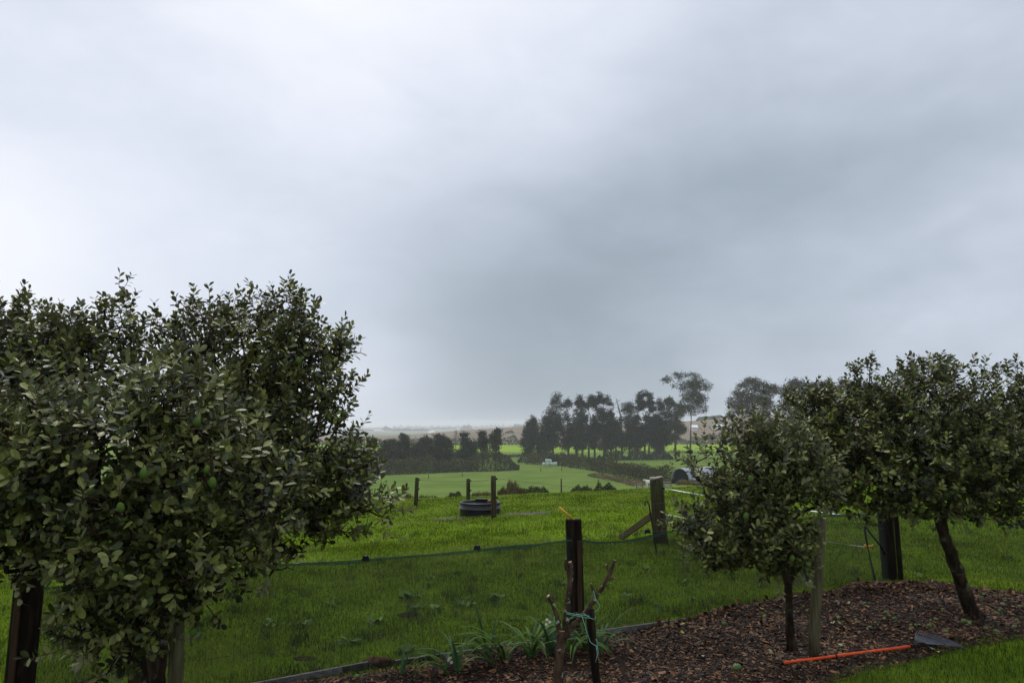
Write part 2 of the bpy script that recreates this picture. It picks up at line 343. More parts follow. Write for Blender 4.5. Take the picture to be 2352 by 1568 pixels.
# ------------------------------------------------------------------ terrain
def rows(a, b, n, log=True):
    if log: return list(np.geomspace(a, b, n))
    return list(np.linspace(a, b, n))
def sheet(name, ys, mat, ncol=150, spread=1.25, pad=16):
    ys = np.array(ys); s = np.linspace(-1, 1, ncol)
    X = s[None, :] * (np.abs(ys)[:, None] * spread + pad); Y = np.repeat(ys[:, None], ncol, 1)
    Z = gz(X, Y); V = np.stack([X, Y, Z], -1).reshape(-1, 3)
    i = np.arange(len(ys) - 1)[:, None] * ncol + np.arange(ncol - 1)[None, :]
    Fc = np.stack([i, i + 1, i + 1 + ncol, i + ncol], -1).reshape(-1, 4)
    o = arr_mesh(name, V, Fc, mat, smooth=True); setp(o, kind='structure'); return o
sheet('ground', rows(-25, 4, 12, False) + rows(4.4, 52, 110), M['paddock'])
sheet('valley_field', rows(52, 330, 120), M['valley'], 120)
sheet('far_field', rows(330, 470, 12), M['farfield'], 80)
sheet('hillside', rows(470, 1000, 40), M['moor'], 140)
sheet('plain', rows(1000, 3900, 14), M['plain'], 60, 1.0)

# ------------------------------------------------------------------ leaves and branches
LT = np.array([(0, .0, 0), (0, .5, -.02), (0, 1, -.03), (.15, .20, .03), (.265, .52, .045), (.215, .82, .03), (-.15, .20, .03), (-.265, .52, .045), (-.215, .82, .03)], float)
LF = np.array([(0, 3, 1), (3, 4, 1), (4, 5, 1), (5, 2, 1), (0, 1, 6), (6, 1, 7), (7, 1, 8), (8, 1, 2)])
def unit(a): return a / np.maximum(np.linalg.norm(a, axis=-1, keepdims=True), 1e-9)
def leaves_arrays(P, A, Nn, L):
    A = unit(A); Nn = unit(Nn - A * (A * Nn).sum(-1, keepdims=True)); S = np.cross(A, Nn)
    V = P[:, None, :] + L[:, None, None] * (LT[None, :, 0:1] * S[:, None, :] + LT[None, :, 1:2] * A[:, None, :] + LT[None, :, 2:3] * Nn[:, None, :])
    Fc = (LF[None] + (np.arange(len(P)) * len(LT))[:, None, None]).reshape(-1, 3)
    return V.reshape(-1, 3), Fc, S, A, Nn
leaf_meshes = {}
def leaf_template(mat):
    if mat.name not in leaf_meshes:
        me = bpy.data.meshes.new('leaf'); me.from_pydata([tuple(v) for v in LT], [], [tuple(f) for f in LF]); me.update(); me.materials.append(mat); leaf_meshes[mat.name] = me
    return leaf_meshes[mat.name]

def skeleton(trunk, attr, tip_r, expo=.42, balance=.25, step=.25, droop=0.0):
    """trunk: list of (point, radius) ; attr: (n,3). Returns nodes, parent, radius"""
    P = [np.array(p, float) for p, r in trunk]; par = [-1] + list(range(len(trunk) - 1)); pl = [0.0]
    for i in range(1, len(P)): pl.append(pl[-1] + np.linalg.norm(P[i] - P[i - 1]) * .3)
    minr = [r for p, r in trunk]; top = P[-1]
    cap = len(P) + len(attr) * 8 + 10
    PA = np.zeros((cap, 3)); PL = np.full(cap, 1e9); n = len(P); PA[:n] = P; PL[:n] = pl
    PL[:max(0, n - 2)] += 3.0 * step      # limbs start high on the trunk
    order = np.argsort(np.linalg.norm(attr - top, axis=1)); ends = []
    for k in order:
        q = attr[k]; d = np.linalg.norm(PA[:n] - q, axis=1); j = int(np.argmin(d + balance * PL[:n])); dist = d[j]
        m = int(min(6, max(1, round(dist / step)))); prev = j
        bend = np.array([R.uniform(-1, 1), R.uniform(-1, 1), R.uniform(-.3, .8) - droop]) * dist * .10
        for i in range(1, m + 1):
            t = i / m; PA[n] = PA[j] * (1 - t) + q * t + bend * math.sin(math.pi * t) * (1 if m > 1 else 0)
            PL[n] = PL[prev] + dist / m; par.append(prev); prev = n; n += 1
        ends.append((k, prev))
    cnt = np.zeros(n); 
    for k, e in ends: cnt[e] += 1
    for i in range(n - 1, 0, -1):
        if par[i] >= 0: cnt[par[i]] += cnt[i]
    rad = tip_r * np.maximum(cnt, 1) ** expo
    for i, r in enumerate(minr): rad[i] = r
    if len(minr): rad[len(minr):] = np.minimum(rad[len(minr):], minr[-1] * .85)
    return PA[:n], par, rad, dict(ends), len(minr)

def frustums(mb_v, mb_f, p0, r0, p1, r1, n=5):
    """vectorised frustums: arrays of segments"""
    t = unit(p1 - p0); ref = np.where(np.abs(t[:, 2:3]) < .9, np.array([[0, 0, 1.]]), np.array([[0, 1., 0]]))
    a = unit(np.cross(t, ref)); b = np.cross(t, a)
    g = 2 * np.pi * np.arange(n) / n
    ring = a[:, None] * np.cos(g)[None, :, None] + b[:, None] * np.sin(g)[None, :, None]
    e = (p1 - p0) * .0
    V = np.concatenate([p0[:, None] + ring * r0[:, None, None], (p1 + e)[:, None] + ring * r1[:, None, None]], 1)
    base = (np.arange(len(p0)) * 2 * n)[:, None]
    k = np.arange(n)[None]; k2 = (k + 1) % n
    Fc = np.stack([base + k + n, base + k2 + n, base + k2, base + k], -1).reshape(-1, 4)
    return V.reshape(-1, 3), Fc

def lobe_px(px, py, Y, rx, ry, rd):
    c = at(px, py, Y); k = Y / F
    return (np.array(c), np.array([rx * k, rd, ry * k]))
def sample_lobes(lobes, n, shell=(.35, 1.0), hole=0.0, freq=1.6, seed=0, floor=None):
    vol = np.array([np.prod(r) for c, r in lobes]); pr = vol ** .75; pr /= pr.sum(); out_ = []
    g = np.random.default_rng(seed)
    while len(out_) < n:
        c, r = lobes[g.choice(len(lobes), p=pr)]
        d = g.normal(size=3); d /= np.linalg.norm(d)
        lump = 1 + .22 * noise.noise(Vector(tuple(c + d * r)) * (2.2 * freq / 1.6) + Vector((seed, 0, 0)))
        s = g.uniform(shell[0] ** 2, shell[1] ** 2) ** .5 * lump
        p = c + d * r * s
        if hole and noise.noise(Vector(tuple(p)) * freq + Vector((seed * 3.1, 5, 0))) > (1 - hole) * .6: continue
        if floor is not None and p[2] < floor: continue
        out_.append((p, d * (1 / np.maximum(r, .1))))
    P = np.array([o_[0] for o_ in out_]); D = unit(np.array([o_[1] for o_ in out_]))
    return P, D

def fruit_mb(sz=.022, long=1.45, n=8):
    mb = MB(); prof = []
    for i in range(7):
        a = math.pi * i / 6; prof.append((max(.0008, sz * math.sin(a)), -sz * long * math.cos(a)))
    mb.lathe((0, 0, 0), prof, n); return mb
fm = fruit_mb().build('fruit_source', M['fruit']); FRUIT = fm.data; bpy.data.objects.remove(fm)
cm = MB().lathe((0, 0, 0), [(.004, 0), (.007, -.006), (.009, -.012)], 6).build('calyx_source', M['fruit_calyx']); CALYX = cm.data; bpy.data.objects.remove(cm)

def feijoa(label, base, trunks, lobes, ntwig, leafL, mat, seed, fruits=(), hole=.25, group='feijoa trees along the garden bed', upright=.55, pairs=(4, 8), spacing=.024, floor=-1e9):
    g = np.random.default_rng(seed)
    t = thing('feijoa_tree', label, 'tree', base, group)
    lb = [lobe_px(*l) for l in lobes]
    P, D = sample_lobes(lb, ntwig, seed=seed, hole=hole, shell=(.3, 1.0), freq=2.4, floor=floor)
    main = trunks[0]
    nodes, par, rad, ends, nt_ = skeleton(main, P, .0032, .40, .22, .16)
    # trunk as a smooth bumpy tube, branches as frustums
    for k, tk in enumerate(trunks):
        mb = MB(); pts = []; rr = []
        for i in range(len(tk) - 1):
            for s in range(4):
                u = s / 4; pts.append(Vector(tk[i][0]).lerp(Vector(tk[i + 1][0]), u) + Vector((R.uniform(-1, 1), R.uniform(-1, 1), 0)) * tk[i][1] * .12); rr.append(tk[i][1] * (1 - u) + tk[i + 1][1] * u)
        pts.append(Vector(tk[-1][0])); rr.append(tk[-1][1]); rr[0] *= 1.25
        mb.tube(pts, rr, 14, wob=.13, seed=seed + k).build('trunk', M['bark'] if k == 0 else M['bark'], t, base)
    idx = np.arange(nt_, len(nodes)); pa = np.array(par)[idx]
    r0 = np.minimum(rad[pa], rad[idx] * 1.35)
    V, Fq = frustums(None, None, nodes[pa], r0, nodes[idx], rad[idx], 5)
    arr_mesh('branches', V, Fq, M['bark'], t, base, smooth=True)['kind'] = 'stuff'
    # twigs with opposite leaves
    up = np.array([0, 0, 1.]); d0 = unit(D * (1 - upright) + up * upright + g.normal(size=P.shape) * .28)
    LP = []; LA = []; LN = []; LL = []; T0 = []; T1 = []; TR0 = []; TR1 = []
    for i in range(len(P)):
        npair = int(g.integers(pairs[0], pairs[1] + 1)); d = d0[i].copy(); p = P[i].copy(); sp = spacing * g.uniform(.8, 1.25)
        side = unit(np.cross(d, g.normal(size=3))); length = npair * sp
        for k in range(npair):
            q = p + d * sp; T0.append(p); T1.append(q); TR0.append(.0026 * (1 - k / npair * .6)); TR1.append(.0026 * (1 - (k + 1) / npair * .6))
            p = q; d = unit(d + g.normal(size=3) * .09 + up * .03)
            side = unit(side - d * (side @ d)); s2 = np.cross(d, side); ax = side if k % 2 == 0 else s2
            tipness = k / npair; ang = math.radians(72 - 38 * tipness) ; sc = leafL * (1 - .35 * max(0, tipness - .55) / .45)
            for sg in (-1, 1):
                if g.random() < .10: continue
                a = d * math.cos(ang) + ax * sg * math.sin(ang) + g.normal(size=3) * .16
                a[2] -= .12 * (1 - tipness)
                LP.append(p + ax * sg * .002); LA.append(a); LN.append(d + g.normal(size=3) * .18 + up * .15); LL.append(sc * g.uniform(.6, 1.2))
    LP = np.array(LP); LA = np.array(LA); LN = np.array(LN); LL = np.array(LL)
    T0 = np.array(T0); V, Fq = frustums(None, None, T0, np.array(TR0), np.array(T1), np.array(TR1), 3)
    arr_mesh('twigs', V, Fq, M['twig'], t, base, smooth=True)['kind'] = 'stuff'
    # the leaves that show largest become objects, the rest one mesh
    S, A, Nn = None, unit(LA), None
    rel = LP - np.array([0, 0, CZ]); c, s_ = math.cos(PITCH), math.sin(PITCH)
    dep = rel[:, 1] * c + rel[:, 2] * s_; sx = rel[:, 0] / dep * F + 1176; sy = 784 - (rel[:, 2] * c - rel[:, 1] * s_) / dep * F
    Nu = unit(LN - A * (A * LN).sum(-1, keepdims=True)); vdir = unit(rel)
    size = np.abs((Nu * vdir).sum(-1)) * (LL / dep) ** 2
    vis = (sx > 0) & (sx < 2352) & (sy > 0) & (sy < 1568); cell = (np.floor(sx / 13) * 4096 + np.floor(sy / 13)).astype(np.int64)
    o_ = np.argsort(dep); _, first = np.unique(cell[o_], return_index=True); cand = o_[first]; cand = cand[vis[cand]]
    pick = cand[np.argsort(-size[cand])][:300]; mask = np.ones(len(LP), bool); mask[pick] = False
    V, Fc, *_ = leaves_arrays(LP[mask], LA[mask], LN[mask], LL[mask])
    arr_mesh('leaves', V, Fc, mat, t, base)['kind'] = 'stuff'
    me = leaf_template(mat); b = Vector(base)
    for i in pick:
        a = Vector(A[i]); nn = Vector(Nu[i]); sd = a.cross(nn); L = float(LL[i])
        o = bpy.data.objects.new('leaf', me); col.objects.link(o); o.parent = t
        m = Matrix((sd * L, a * L, nn * L)).transposed().to_4x4(); m.translation = Vector(LP[i]) - b; o.matrix_basis = m
    for (fx, fy, fY, fs) in fruits:
        p = at(fx, fy, fY); o = bpy.data.objects.new('fruit', FRUIT); col.objects.link(o); o.parent = t; o.location = p - b; o.scale = (fs, fs, fs)
        o.rotation_euler = (R.uniform(-.3, .3), R.uniform(-.3, .3), 0)
        q = bpy.data.objects.new('calyx', CALYX); col.objects.link(q); q.parent = o; q.location = (0, 0, -.032)
        st = MB().tube([Vector((0, 0, .03)), Vector((.004, .01, .07)), Vector((.0, .03, .12))], .0022, 4).build('stalk', M['twig'], o)
    return t

# --- left group
bA = G(-2.72, 5.45)
feijoa('tall feijoa tree with a dark domed crown, its right side against open sky', bA,
       [[(bA, .085), (bA + Vector((.03, -.02, .5)), .07), (bA + Vector((.1, -.05, 1.0)), .06), (bA + Vector((.15, -.05, 1.35)), .05)]],
       [(560, 800, 5.3, 190, 108, .6), (700, 850, 5.2, 100, 100, .45), (640, 930, 5.1, 150, 95, .6), (450, 785, 5.4, 90, 72, .4), (640, 735, 5.3, 90, 52, .4), (760, 805, 5.2, 42, 45, .2), (770, 905, 5.1, 42, 50, .2),
        (760, 1115, 4.8, 95, 82, .5), (835, 1165, 4.75, 55, 32, .25), (640, 1060, 4.8, 170, 140, .6), (690, 1220, 4.75, 85, 60, .4), (540, 1000, 5.0, 160, 150, .6), (640, 1300, 4.8, 40, 30, .2), (815, 1060, 4.8, 40, 40, .2), (868, 1165, 4.7, 42, 22, .18), (800, 1210, 4.7, 40, 24, .2)],
       1500, .058, M['leaf'], 3, [(685, 829, 4.85, 1.0), (754, 956, 4.95, 1.2), (778, 966, 4.95, .95), (789, 951, 4.98, .9), (841, 1213, 4.6, .95)])
bB = G(-4.35, 5.0)
feijoa('feijoa tree at the left edge of the photo, upper crown behind the nearest branches', bB,
       [[(bB, .08), (bB + Vector((.1, 0, .6)), .07), (bB + Vector((.2, -.05, 1.2)), .05)]],
       [(70, 800, 4.9, 140, 85, .6), (235, 770, 4.95, 80, 72, .45), (20, 900, 4.7, 130, 150, .6), (190, 870, 4.8, 140, 120, .6), (283, 670, 5.0, 20, 20, .12), (-80, 800, 4.8, 120, 130, .6), (-60, 1050, 4.8, 150, 160, .6)],
       1150, .058, M['leaf'], 5, [])
bC = G(-2.12, 4.35)
feijoa('nearest feijoa tree, broad silvery crown on a lichened trunk at lower left', bC,
       [[(bC, .085), (bC + Vector((-.04, 0, .35)), .075), (bC + Vector((-.1, -.05, .7)), .062), (bC + Vector((-.15, -.1, 1.1)), .05)]],
       [(420, 945, 3.95, 130, 80, .45), (260, 1070, 3.75, 240, 150, .6), (50, 1040, 3.6, 130, 150, .5), (500, 1140, 4.0, 180, 140, .5), (330, 1270, 3.8, 220, 95, .5), (60, 1200, 3.7, 140, 100, .5),
        (300, 1400, 4.15, 110, 80, .35), (205, 1400, 4.15, 60, 100, .25), (430, 1370, 4.1, 80, 50, .3), (550, 1275, 4.1, 80, 50, .3), (250, 1510, 4.2, 70, 40, .25), (420, 840, 3.95, 28, 28, .15)],
       1650, .060, M['leaf_grey'], 8, [(330, 1087, 3.28, .85), (488, 1108, 3.5, .95), (277, 1165, 3.2, .8), (453, 969, 3.5, .8), (475, 1078, 3.5, .7), (444, 1450, 3.9, .9)], upright=.48)
# --- right group
def gbed(px, py): return gp(px, py, .05)
bR1 = gbed(1818, 1492)
feijoa('small grey-leaved feijoa tree forked low beside the lichened stake', bR1,
       [[(bR1, .048), (bR1 + Vector((-.01, 0, .3)), .038), (bR1 + Vector((.0, 0, .62)), .036), (bR1 + Vector((-.06, 0, .8)), .028), (bR1 + Vector((-.12, 0, 1.05)), .022)],
        [(bR1 + Vector((0, 0, .6)), .026), (bR1 + Vector((.07, .02, .78)), .022), (bR1 + Vector((.12, 0, 1.05)), .014)]],
       [(1735, 1120, 6.55, 115, 100, .5), (1640, 1095, 6.5, 55, 50, .3), (1690, 1230, 6.5, 105, 85, .45), (1800, 1065, 6.7, 90, 85, .4), (1825, 1110, 6.7, 55, 60, .35), (1780, 1250, 6.6, 85, 75, .35), (1610, 1215, 6.5, 45, 32, .2), (1700, 1015, 6.6, 26, 34, .2), (1870, 1110, 6.8, 55, 70, .3), (1640, 1290, 6.5, 70, 22, .2), (1755, 985, 6.6, 22, 34, .15), (1650, 1290, 6.5, 75, 32, .3), (1780, 1300, 6.6, 70, 36, .3)],
       930, .068, M['leaf_grey'], 12, [(1724, 1100, 6.02, 1.1), (1713, 1185, 6.05, 1.1), (1819, 1282, 6.2, 1.05), (1684, 1322, 6.3, 1.0)], upright=.66, hole=.5, pairs=(6, 11), spacing=.026)
bR2 = gbed(2237, 1415)
tip2 = at(2165, 1215, 7.9)
feijoa('broad dense feijoa tree on a single trunk leaning left', bR2,
       [[(bR2, .09), (bR2.lerp(tip2, .35) + Vector((-.01, 0, 0)), .070), (bR2.lerp(tip2, .75), .062), (tip2, .058), (tip2 + Vector((-.05, 0, .4)), .06)]],
       [(2000, 1000, 8.2, 135, 100, .7), (2130, 950, 8.0, 130, 100, .7), (2100, 1075, 7.7, 150, 105, .7), (1955, 1090, 8.0, 95, 80, .5), (2215, 1030, 7.8, 100, 115, .6), (2180, 1140, 7.8, 100, 62, .45), (2060, 1150, 8.0, 105, 40, .4), (1945, 925, 8.3, 60, 35, .3), (2125, 865, 8.1, 75, 34, .3), (1985, 865, 8.2, 28, 26, .2), (1880, 950, 8.3, 70, 55, .45), (1875, 1030, 8.2, 60, 60, .4), (1900, 1120, 8.1, 60, 45, .35), (2175, 850, 8.1, 26, 26, .2)],
       2600, .066, M['leaf'], 21, [(2049, 1053, 7.0, .8), (1977, 1110, 7.4, .95), (2081, 909, 7.3, .9), (2105, 1072, 6.95, .8), (2092, 948, 7.25, .9), (2168, 1157, 7.3, 1.0)], upright=.5)
bR3 = G(7.1, 8.6)
feijoa('feijoa tree cut by the right edge of the photo', bR3,
       [[(bR3, .09), (bR3 + Vector((-.05, 0, .6)), .08), (bR3 + Vector((-.1, 0, 1.2)), .06)]],
       [(2320, 905, 8.2, 62, 60, .45), (2345, 1010, 8.0, 100, 100, .6), (2290, 1100, 7.8, 90, 75, .6), (2430, 1000, 8.1, 110, 130, .6), (2295, 1175, 7.8, 55, 26, .3), (2260, 860, 8.2, 22, 24, .15), (2420, 1140, 7.9, 90, 60, .5)],
       1000, .066, M['leaf'], 33, [], upright=.52)

# ------------------------------------------------------------------ mulch bed, lawn
back_px = [(-900, 1960), (100, 1710), (650, 1568), (1100, 1497), (1560, 1427), (1665, 1396), (1797, 1370), (1898, 1362), (1965, 1345), (2045, 1342), (2133, 1345), (2234, 1352), (2352, 1360), (2600, 1372)]
bk = [gp(a, b) for a, b in back_px]
def bed_y1(x): return np.interp(x, [p.x for p in bk], [p.y for p in bk])
front = [gp(1500, 1700), gp(1700, 1640), gp(1900, 1572), gp(2000, 1541), gp(2090, 1520), gp(2160, 1503), gp(2230, 1487), gp(2352, 1466), gp(2600, 1430)]
def bed_y0(x):
    fx = [p.x for p in front]; y = np.interp(x, fx, [p.y for p in front]); return np.where(x < fx[0], 2.6, y)
def bed_h(x, y):
    a = y - bed_y0(x); b = bed_y1(x) - y
    e = np.clip(np.minimum(a, b) / .35, 0, 1); e = e * e * (3 - 2 * e)
    mound = .03 + .10 * np.exp(-(((x - 5.2) / 1.9) ** 2 + ((y - 9.2) / 1.1) ** 2))
    return -.012 + e * mound + e * .015 * (np.sin(x * 5.1 + y * 3) + np.sin(y * 6.7 - x * 2.2)) + .012
def zbed(x, y):
    x = np.asarray(x, float); y = np.asarray(y, float); return gz(x, y) + np.where((y > bed_y0(x)) & (y < bed_y1(x)), bed_h(x, y), 0)
xs = np.concatenate([np.linspace(-5.5, 11, 230)]); m_ = 60; tt = np.linspace(0, 1, m_)
Xb = np.repeat(xs[:, None], m_, 1); Yb = bed_y0(xs)[:, None] * (1 - tt) + bed_y1(xs)[:, None] * tt
Zb = gz(Xb, Yb) + bed_h(Xb, Yb) + .006; Zb[:, 0] -= .02; Zb[:, -1] -= .02
i_ = np.arange(len(xs) - 1)[:, None] * m_ + np.arange(m_ - 1)[None]
o = arr_mesh('mulch_bed', np.stack([Xb, Yb, Zb], -1).reshape(-1, 3), np.stack([i_, i_ + m_, i_ + m_ + 1, i_ + 1], -1).reshape(-1, 4), M['soil'], smooth=True); setp(o, kind='structure')

# bark chips: curled slivers strewn over the bed
def in_frame(P, margin=60):
    rel = P - np.array([0, 0, CZ]); c, s_ = math.cos(PITCH), math.sin(PITCH); dep = rel[:, 1] * c + rel[:, 2] * s_
    sx = rel[:, 0] / dep * F + 1176; sy = 784 - (rel[:, 2] * c - rel[:, 1] * s_) / dep * F
    return (sx > -margin) & (sx < 2352 + margin) & (sy > -margin) & (sy < 1568 + margin * 2) & (dep > .5)
n_ = 170000; cx = rng.uniform(-4, 10, n_); cy = rng.uniform(3.6, 10.2, n_); k_ = (cy > bed_y0(cx) - .03) & (cy < bed_y1(cx) + .02)
cx, cy = cx[k_], cy[k_]; P = np.stack([cx, cy, zbed(cx, cy) + rng.uniform(.004, .02, len(cx))], 1); P = P[in_frame(P, 500)]; P = P[:62000]
n_ = len(P); A = rng.normal(size=(n_, 3)); A[:, 2] *= .28; A = unit(A); Nn = rng.normal(size=(n_, 3)) * .38 + [0, 0, 1]; Nn = unit(Nn - A * (A * Nn).sum(-1, keepdims=True)); S = np.cross(A, Nn)
L = rng.gamma(4, .0068, n_).clip(.010, .075); W = L * rng.uniform(.22, .6, n_)
CT = [(-.5, -.5, 0), (0, -.58, .12), (.5, -.42, 0), (-.42, .5, .03), (.05, .56, .15), (.46, .44, .03), ]
V = np.stack([P + S * (W * a)[:, None] + A * (L * b)[:, None] + Nn * (W * c)[:, None] for a, b, c in CT], 1).reshape(-1, 3)
b_ = (np.arange(n_) * 6)[:, None]
arr = np.concatenate([b_ + np.array([0, 1, 4, 3]), b_ + np.array([1, 2, 5, 4])], 0)
o = arr_mesh('bark_mulch', V, arr, M['chips']); setp(o, 'dark wet bark chips spread over the garden bed', 'mulch', kind='stuff')

# fallen leaves (each its own thing where it stands out)
def leaf_litter(n, mat, xr, yr, seed, size):
    pass
# ------------------------------------------------------------------ grass
mudpx = [(1205, 1181, .75, .40), (1030, 1191, .45, .22), (940, 1412, .13, .09), (1030, 1510, .10, .07), (700, 1512, .10, .06), (1190, 1425, .09, .06)]
mud = [(gp(a, b), rx, ry) for a, b, rx, ry in mudpx]
def blades(n, xr, yfun, hgt, wid, lean, keep, seed, mid=True):
    g = np.random.default_rng(seed)
    y = yfun(g, n); x = g.uniform(-1, 1, n) * (y * .86 + 1.2); k = keep(x, y); x, y = x[k], y[k]
    P = np.stack([x, y, gz(x, y)], 1); k = in_frame(P, 260); P = P[k]; x, y = P[:, 0], P[:, 1]; n = len(P)
    cl = np.sin(x * 3.1 + 1.3 * np.sin(y * 2.3)) * np.sin(y * 2.7 + 1.7 * np.sin(x * 1.9)) 
    h = hgt(y) * g.uniform(.5, 1.35, n) * (1 + .35 * cl); wd = wid(y) * g.uniform(.7, 1.3, n)
    th = g.uniform(0, 2 * np.pi, n); side = np.stack([np.cos(th), np.sin(th), np.zeros(n)], 1)
    ln = np.stack([-np.sin(th), np.cos(th), np.zeros(n)], 1) * (g.normal(size=n) * lean)[:, None] + g.normal(size=(n, 3)) * [.2, .2, 0]
    up = np.array([0, 0, 1.])
    p0 = P - side * wd[:, None] * .5 - up * .01; p1 = P + side * wd[:, None] * .5 - up * .01
    mdl = P + up * (h * .6)[:, None] + ln * (h * .4)[:, None]; tip = P + up * (h * .92)[:, None] + ln * (h * 1.15)[:, None]
    p2 = mdl - side * wd[:, None] * .38; p3 = mdl + side * wd[:, None] * .38
    V = np.stack([p0, p1, p2, p3, tip], 1).reshape(-1, 3); b = (np.arange(n) * 5)[:, None]
    Fc = np.concatenate([b + [0, 1, 3], b + [0, 3, 2], b + [2, 3, 4]], 0)
    return V, Fc
def not_bed(x, y):
    k = (y > bed_y1(x) - .02) & ~((x > 11))
    for p, rx, ry in mud: k &= (((x - p.x) / rx) ** 2 + ((y - p.y) / ry) ** 2) > 1 + .6 * np.sin(x * 23) * np.sin(y * 31)
    return k
sets = [blades(370000, None, lambda g, n: 4.6 + 9.5 * g.random(n) ** 1.1, lambda y: .034 + .0009 * y, lambda y: .0028 + .0006 * y, .55, not_bed, 1),
        blades(230000, None, lambda g, n: 13 + 27 * g.random(n) ** 1.15, lambda y: .036 + .0010 * y, lambda y: .002 + .0011 * y, .5, not_bed, 2)]
off = 0; VV = []; FF = []
for V, Fc in sets: VV.append(V); FF.append(Fc + off); off += len(V)
o = arr_mesh('paddock_grass', np.concatenate(VV), np.concatenate(FF), M['grass']); setp(o, 'short bright green pasture grass covering the sloping paddock', 'grass', kind='stuff')
V, Fc = blades(150000, None, lambda g, n: g.uniform(3.9, 9, n), lambda y: y * 0 + .06, lambda y: y * 0 + .0042, .7, lambda x, y: (x > front[0].x) & (y < bed_y0(x) + .06 + .04 * np.sin(x * 9)), 3)
o = arr_mesh('lawn_grass', V, Fc, M['lawn']); setp(o, 'soft green lawn grass at the lower right corner', 'grass', kind='stuff')
for q_m, (p, rx, ry) in enumerate(mud):
    xs_ = np.linspace(-1, 1, 19); gx, gy = np.meshgrid(xs_, xs_); r_ = np.sqrt(gx ** 2 + gy ** 2)
    gx2 = gx / np.maximum(1, r_ ) ; gy2 = gy / np.maximum(1, r_)
    X = p.x + gx2 * rx * 1.15; Y = p.y + gy2 * ry * 1.25; Z = gz(X, Y) + .006 + .014 * np.clip(1 - r_, 0, 1)
    i_ = np.arange(18)[:, None] * 19 + np.arange(18)[None]
    o = arr_mesh('mud_patch', np.stack([X, Y, Z], -1).reshape(-1, 3), np.stack([i_, i_ + 1, i_ + 20, i_ + 19], -1).reshape(-1, 4), M['mud'] if q_m < 2 else M['soil'], smooth=True); setp(o, kind='structure')
# darker tussocks standing in the short grass
g_ = np.random.default_rng(77); nt2 = 420; ty_ = 5.2 + 12 * g_.random(nt2) ** 1.2; tx_ = g_.uniform(-1, 1, nt2) * (ty_ * .8); k_ = not_bed(tx_, ty_) & (tx_ < 11); tx_, ty_ = tx_[k_], ty_[k_]
V_ = []; F_ = []; off = 0
P0 = np.repeat(np.stack([tx_, ty_], 1), 34, 0) + g_.normal(size=(len(tx_) * 34, 2)) * .045; n_ = len(P0); P = np.stack([P0[:, 0], P0[:, 1], gz(P0[:, 0], P0[:, 1])], 1)
hh_ = (g_.uniform(.05, .15, len(tx_)).repeat(34)) * g_.uniform(.6, 1.2, n_); th = g_.uniform(0, 6.28, n_); sd = np.stack([np.cos(th), np.sin(th), 0 * th], 1) * .003 * g_.uniform(.8, 2.0, n_)[:, None]; ou_ = g_.normal(size=(n_, 3)) * [.5, .5, 0] * hh_[:, None]
V_ = np.stack([P - sd, P + sd, P + ou_ * .4 + [0, 0, 1] * hh_[:, None] * .65 - sd * .7, P + ou_ * .4 + [0, 0, 1] * hh_[:, None] * .65 + sd * .7, P + ou_ * 1.3 + [0, 0, 1] * hh_[:, None] * .95], 1).reshape(-1, 3); b_ = (np.arange(n_) * 5)[:, None]
M['tussock'] = mk('tussock_blades', [(.030, .055, .008), (.06, .10, .014), (.10, .15, .03), (.18, .20, .06)], 1.1, .6, island=1, spec=0, trans=.2)
o = arr_mesh('grass_tussocks', V_, np.concatenate([b_ + [0, 1, 3], b_ + [0, 3, 2], b_ + [2, 3, 4]], 0), M['tussock']); setp(o, 'small darker grass tussocks scattered through the near paddock', 'grass', kind='stuff')
# broad-leaved weeds in the grass
wb = []; wf = []; off = 0
wp = []; wa = []; wn = []; wl = []
for (px, py, n, s) in [(940, 1375, 14, .14), (960, 1400, 10, .10), (1010, 1400, 9, .10), (1145, 1375, 12, .10), (1060, 1395, 10, .1), (930, 1500, 12, .11), (1290, 1345, 8, .1), (985, 1330, 8, .08), (760, 1390, 10, .09), (700, 1440, 10, .1), (860, 1430, 9, .09), (1480, 1310, 8, .1), (1600, 1380, 8, .08), (1440, 1370, 8, .09), (1520, 1400, 8, .08), (620, 1440, 9, .1), (800, 1480, 10, .1), (2120, 1330, 8, .08), (2280, 1310, 8, .08), (1560, 1340, 6, .1)]:
    p = gp(px, py)
    for k in range(n):
        a = R.uniform(0, 6.28); wp.append(p + Vector((R.gauss(0, .05), R.gauss(0, .05), .01))); wa.append((math.cos(a), math.sin(a), R.uniform(.2, .9))); wn.append((0, 0, 1)); wl.append(s * R.uniform(.6, 1.2))
V, Fc, *_ = leaves_arrays(np.array(wp), np.array(wa), np.array(wn, float) + rng.normal(size=(len(wn), 3)) * .1, np.array(wl))
o = arr_mesh('pasture_weeds', V, Fc, M['weed']); setp(o, 'low broad-leaved weeds scattered through the near pasture grass', 'weeds', kind='stuff')

# ------------------------------------------------------------------ garden edging, fence, net
def board(name, parent, a, b, w_, h, mat, base):
    a, b = Vector(a), Vector(b); d = (b - a); L = d.length; d.normalize(); s = Vector((-d.y, d.x, 0)).normalized()
    mb = MB().box((a + b) / 2, L, w_, h, d, s, d.cross(s))
    return bevel(mb.build(name, mat, parent, base, smooth=False), .004)
e0 = gp(430, 1620); e1 = gp(845, 1536); e2 = gp(1200, 1482); e3 = gp(1575, 1426)
te = thing('garden_edging', 'weathered grey timber edging board between the mulch bed and the paddock grass', 'edging', e0)
for a, b in ((e0, e1), (e1 + Vector((.01, .005, 0)), e2), (e2 + Vector((.01, .005, 0)), e3)): q_ = .03 if a is e0 or b is e3 and False else -.005; board('edging_board', te, a + Vector((0, 0, q_ + .012)), b + Vector((0, 0, q_)), .03, .08, M['board'], e0)

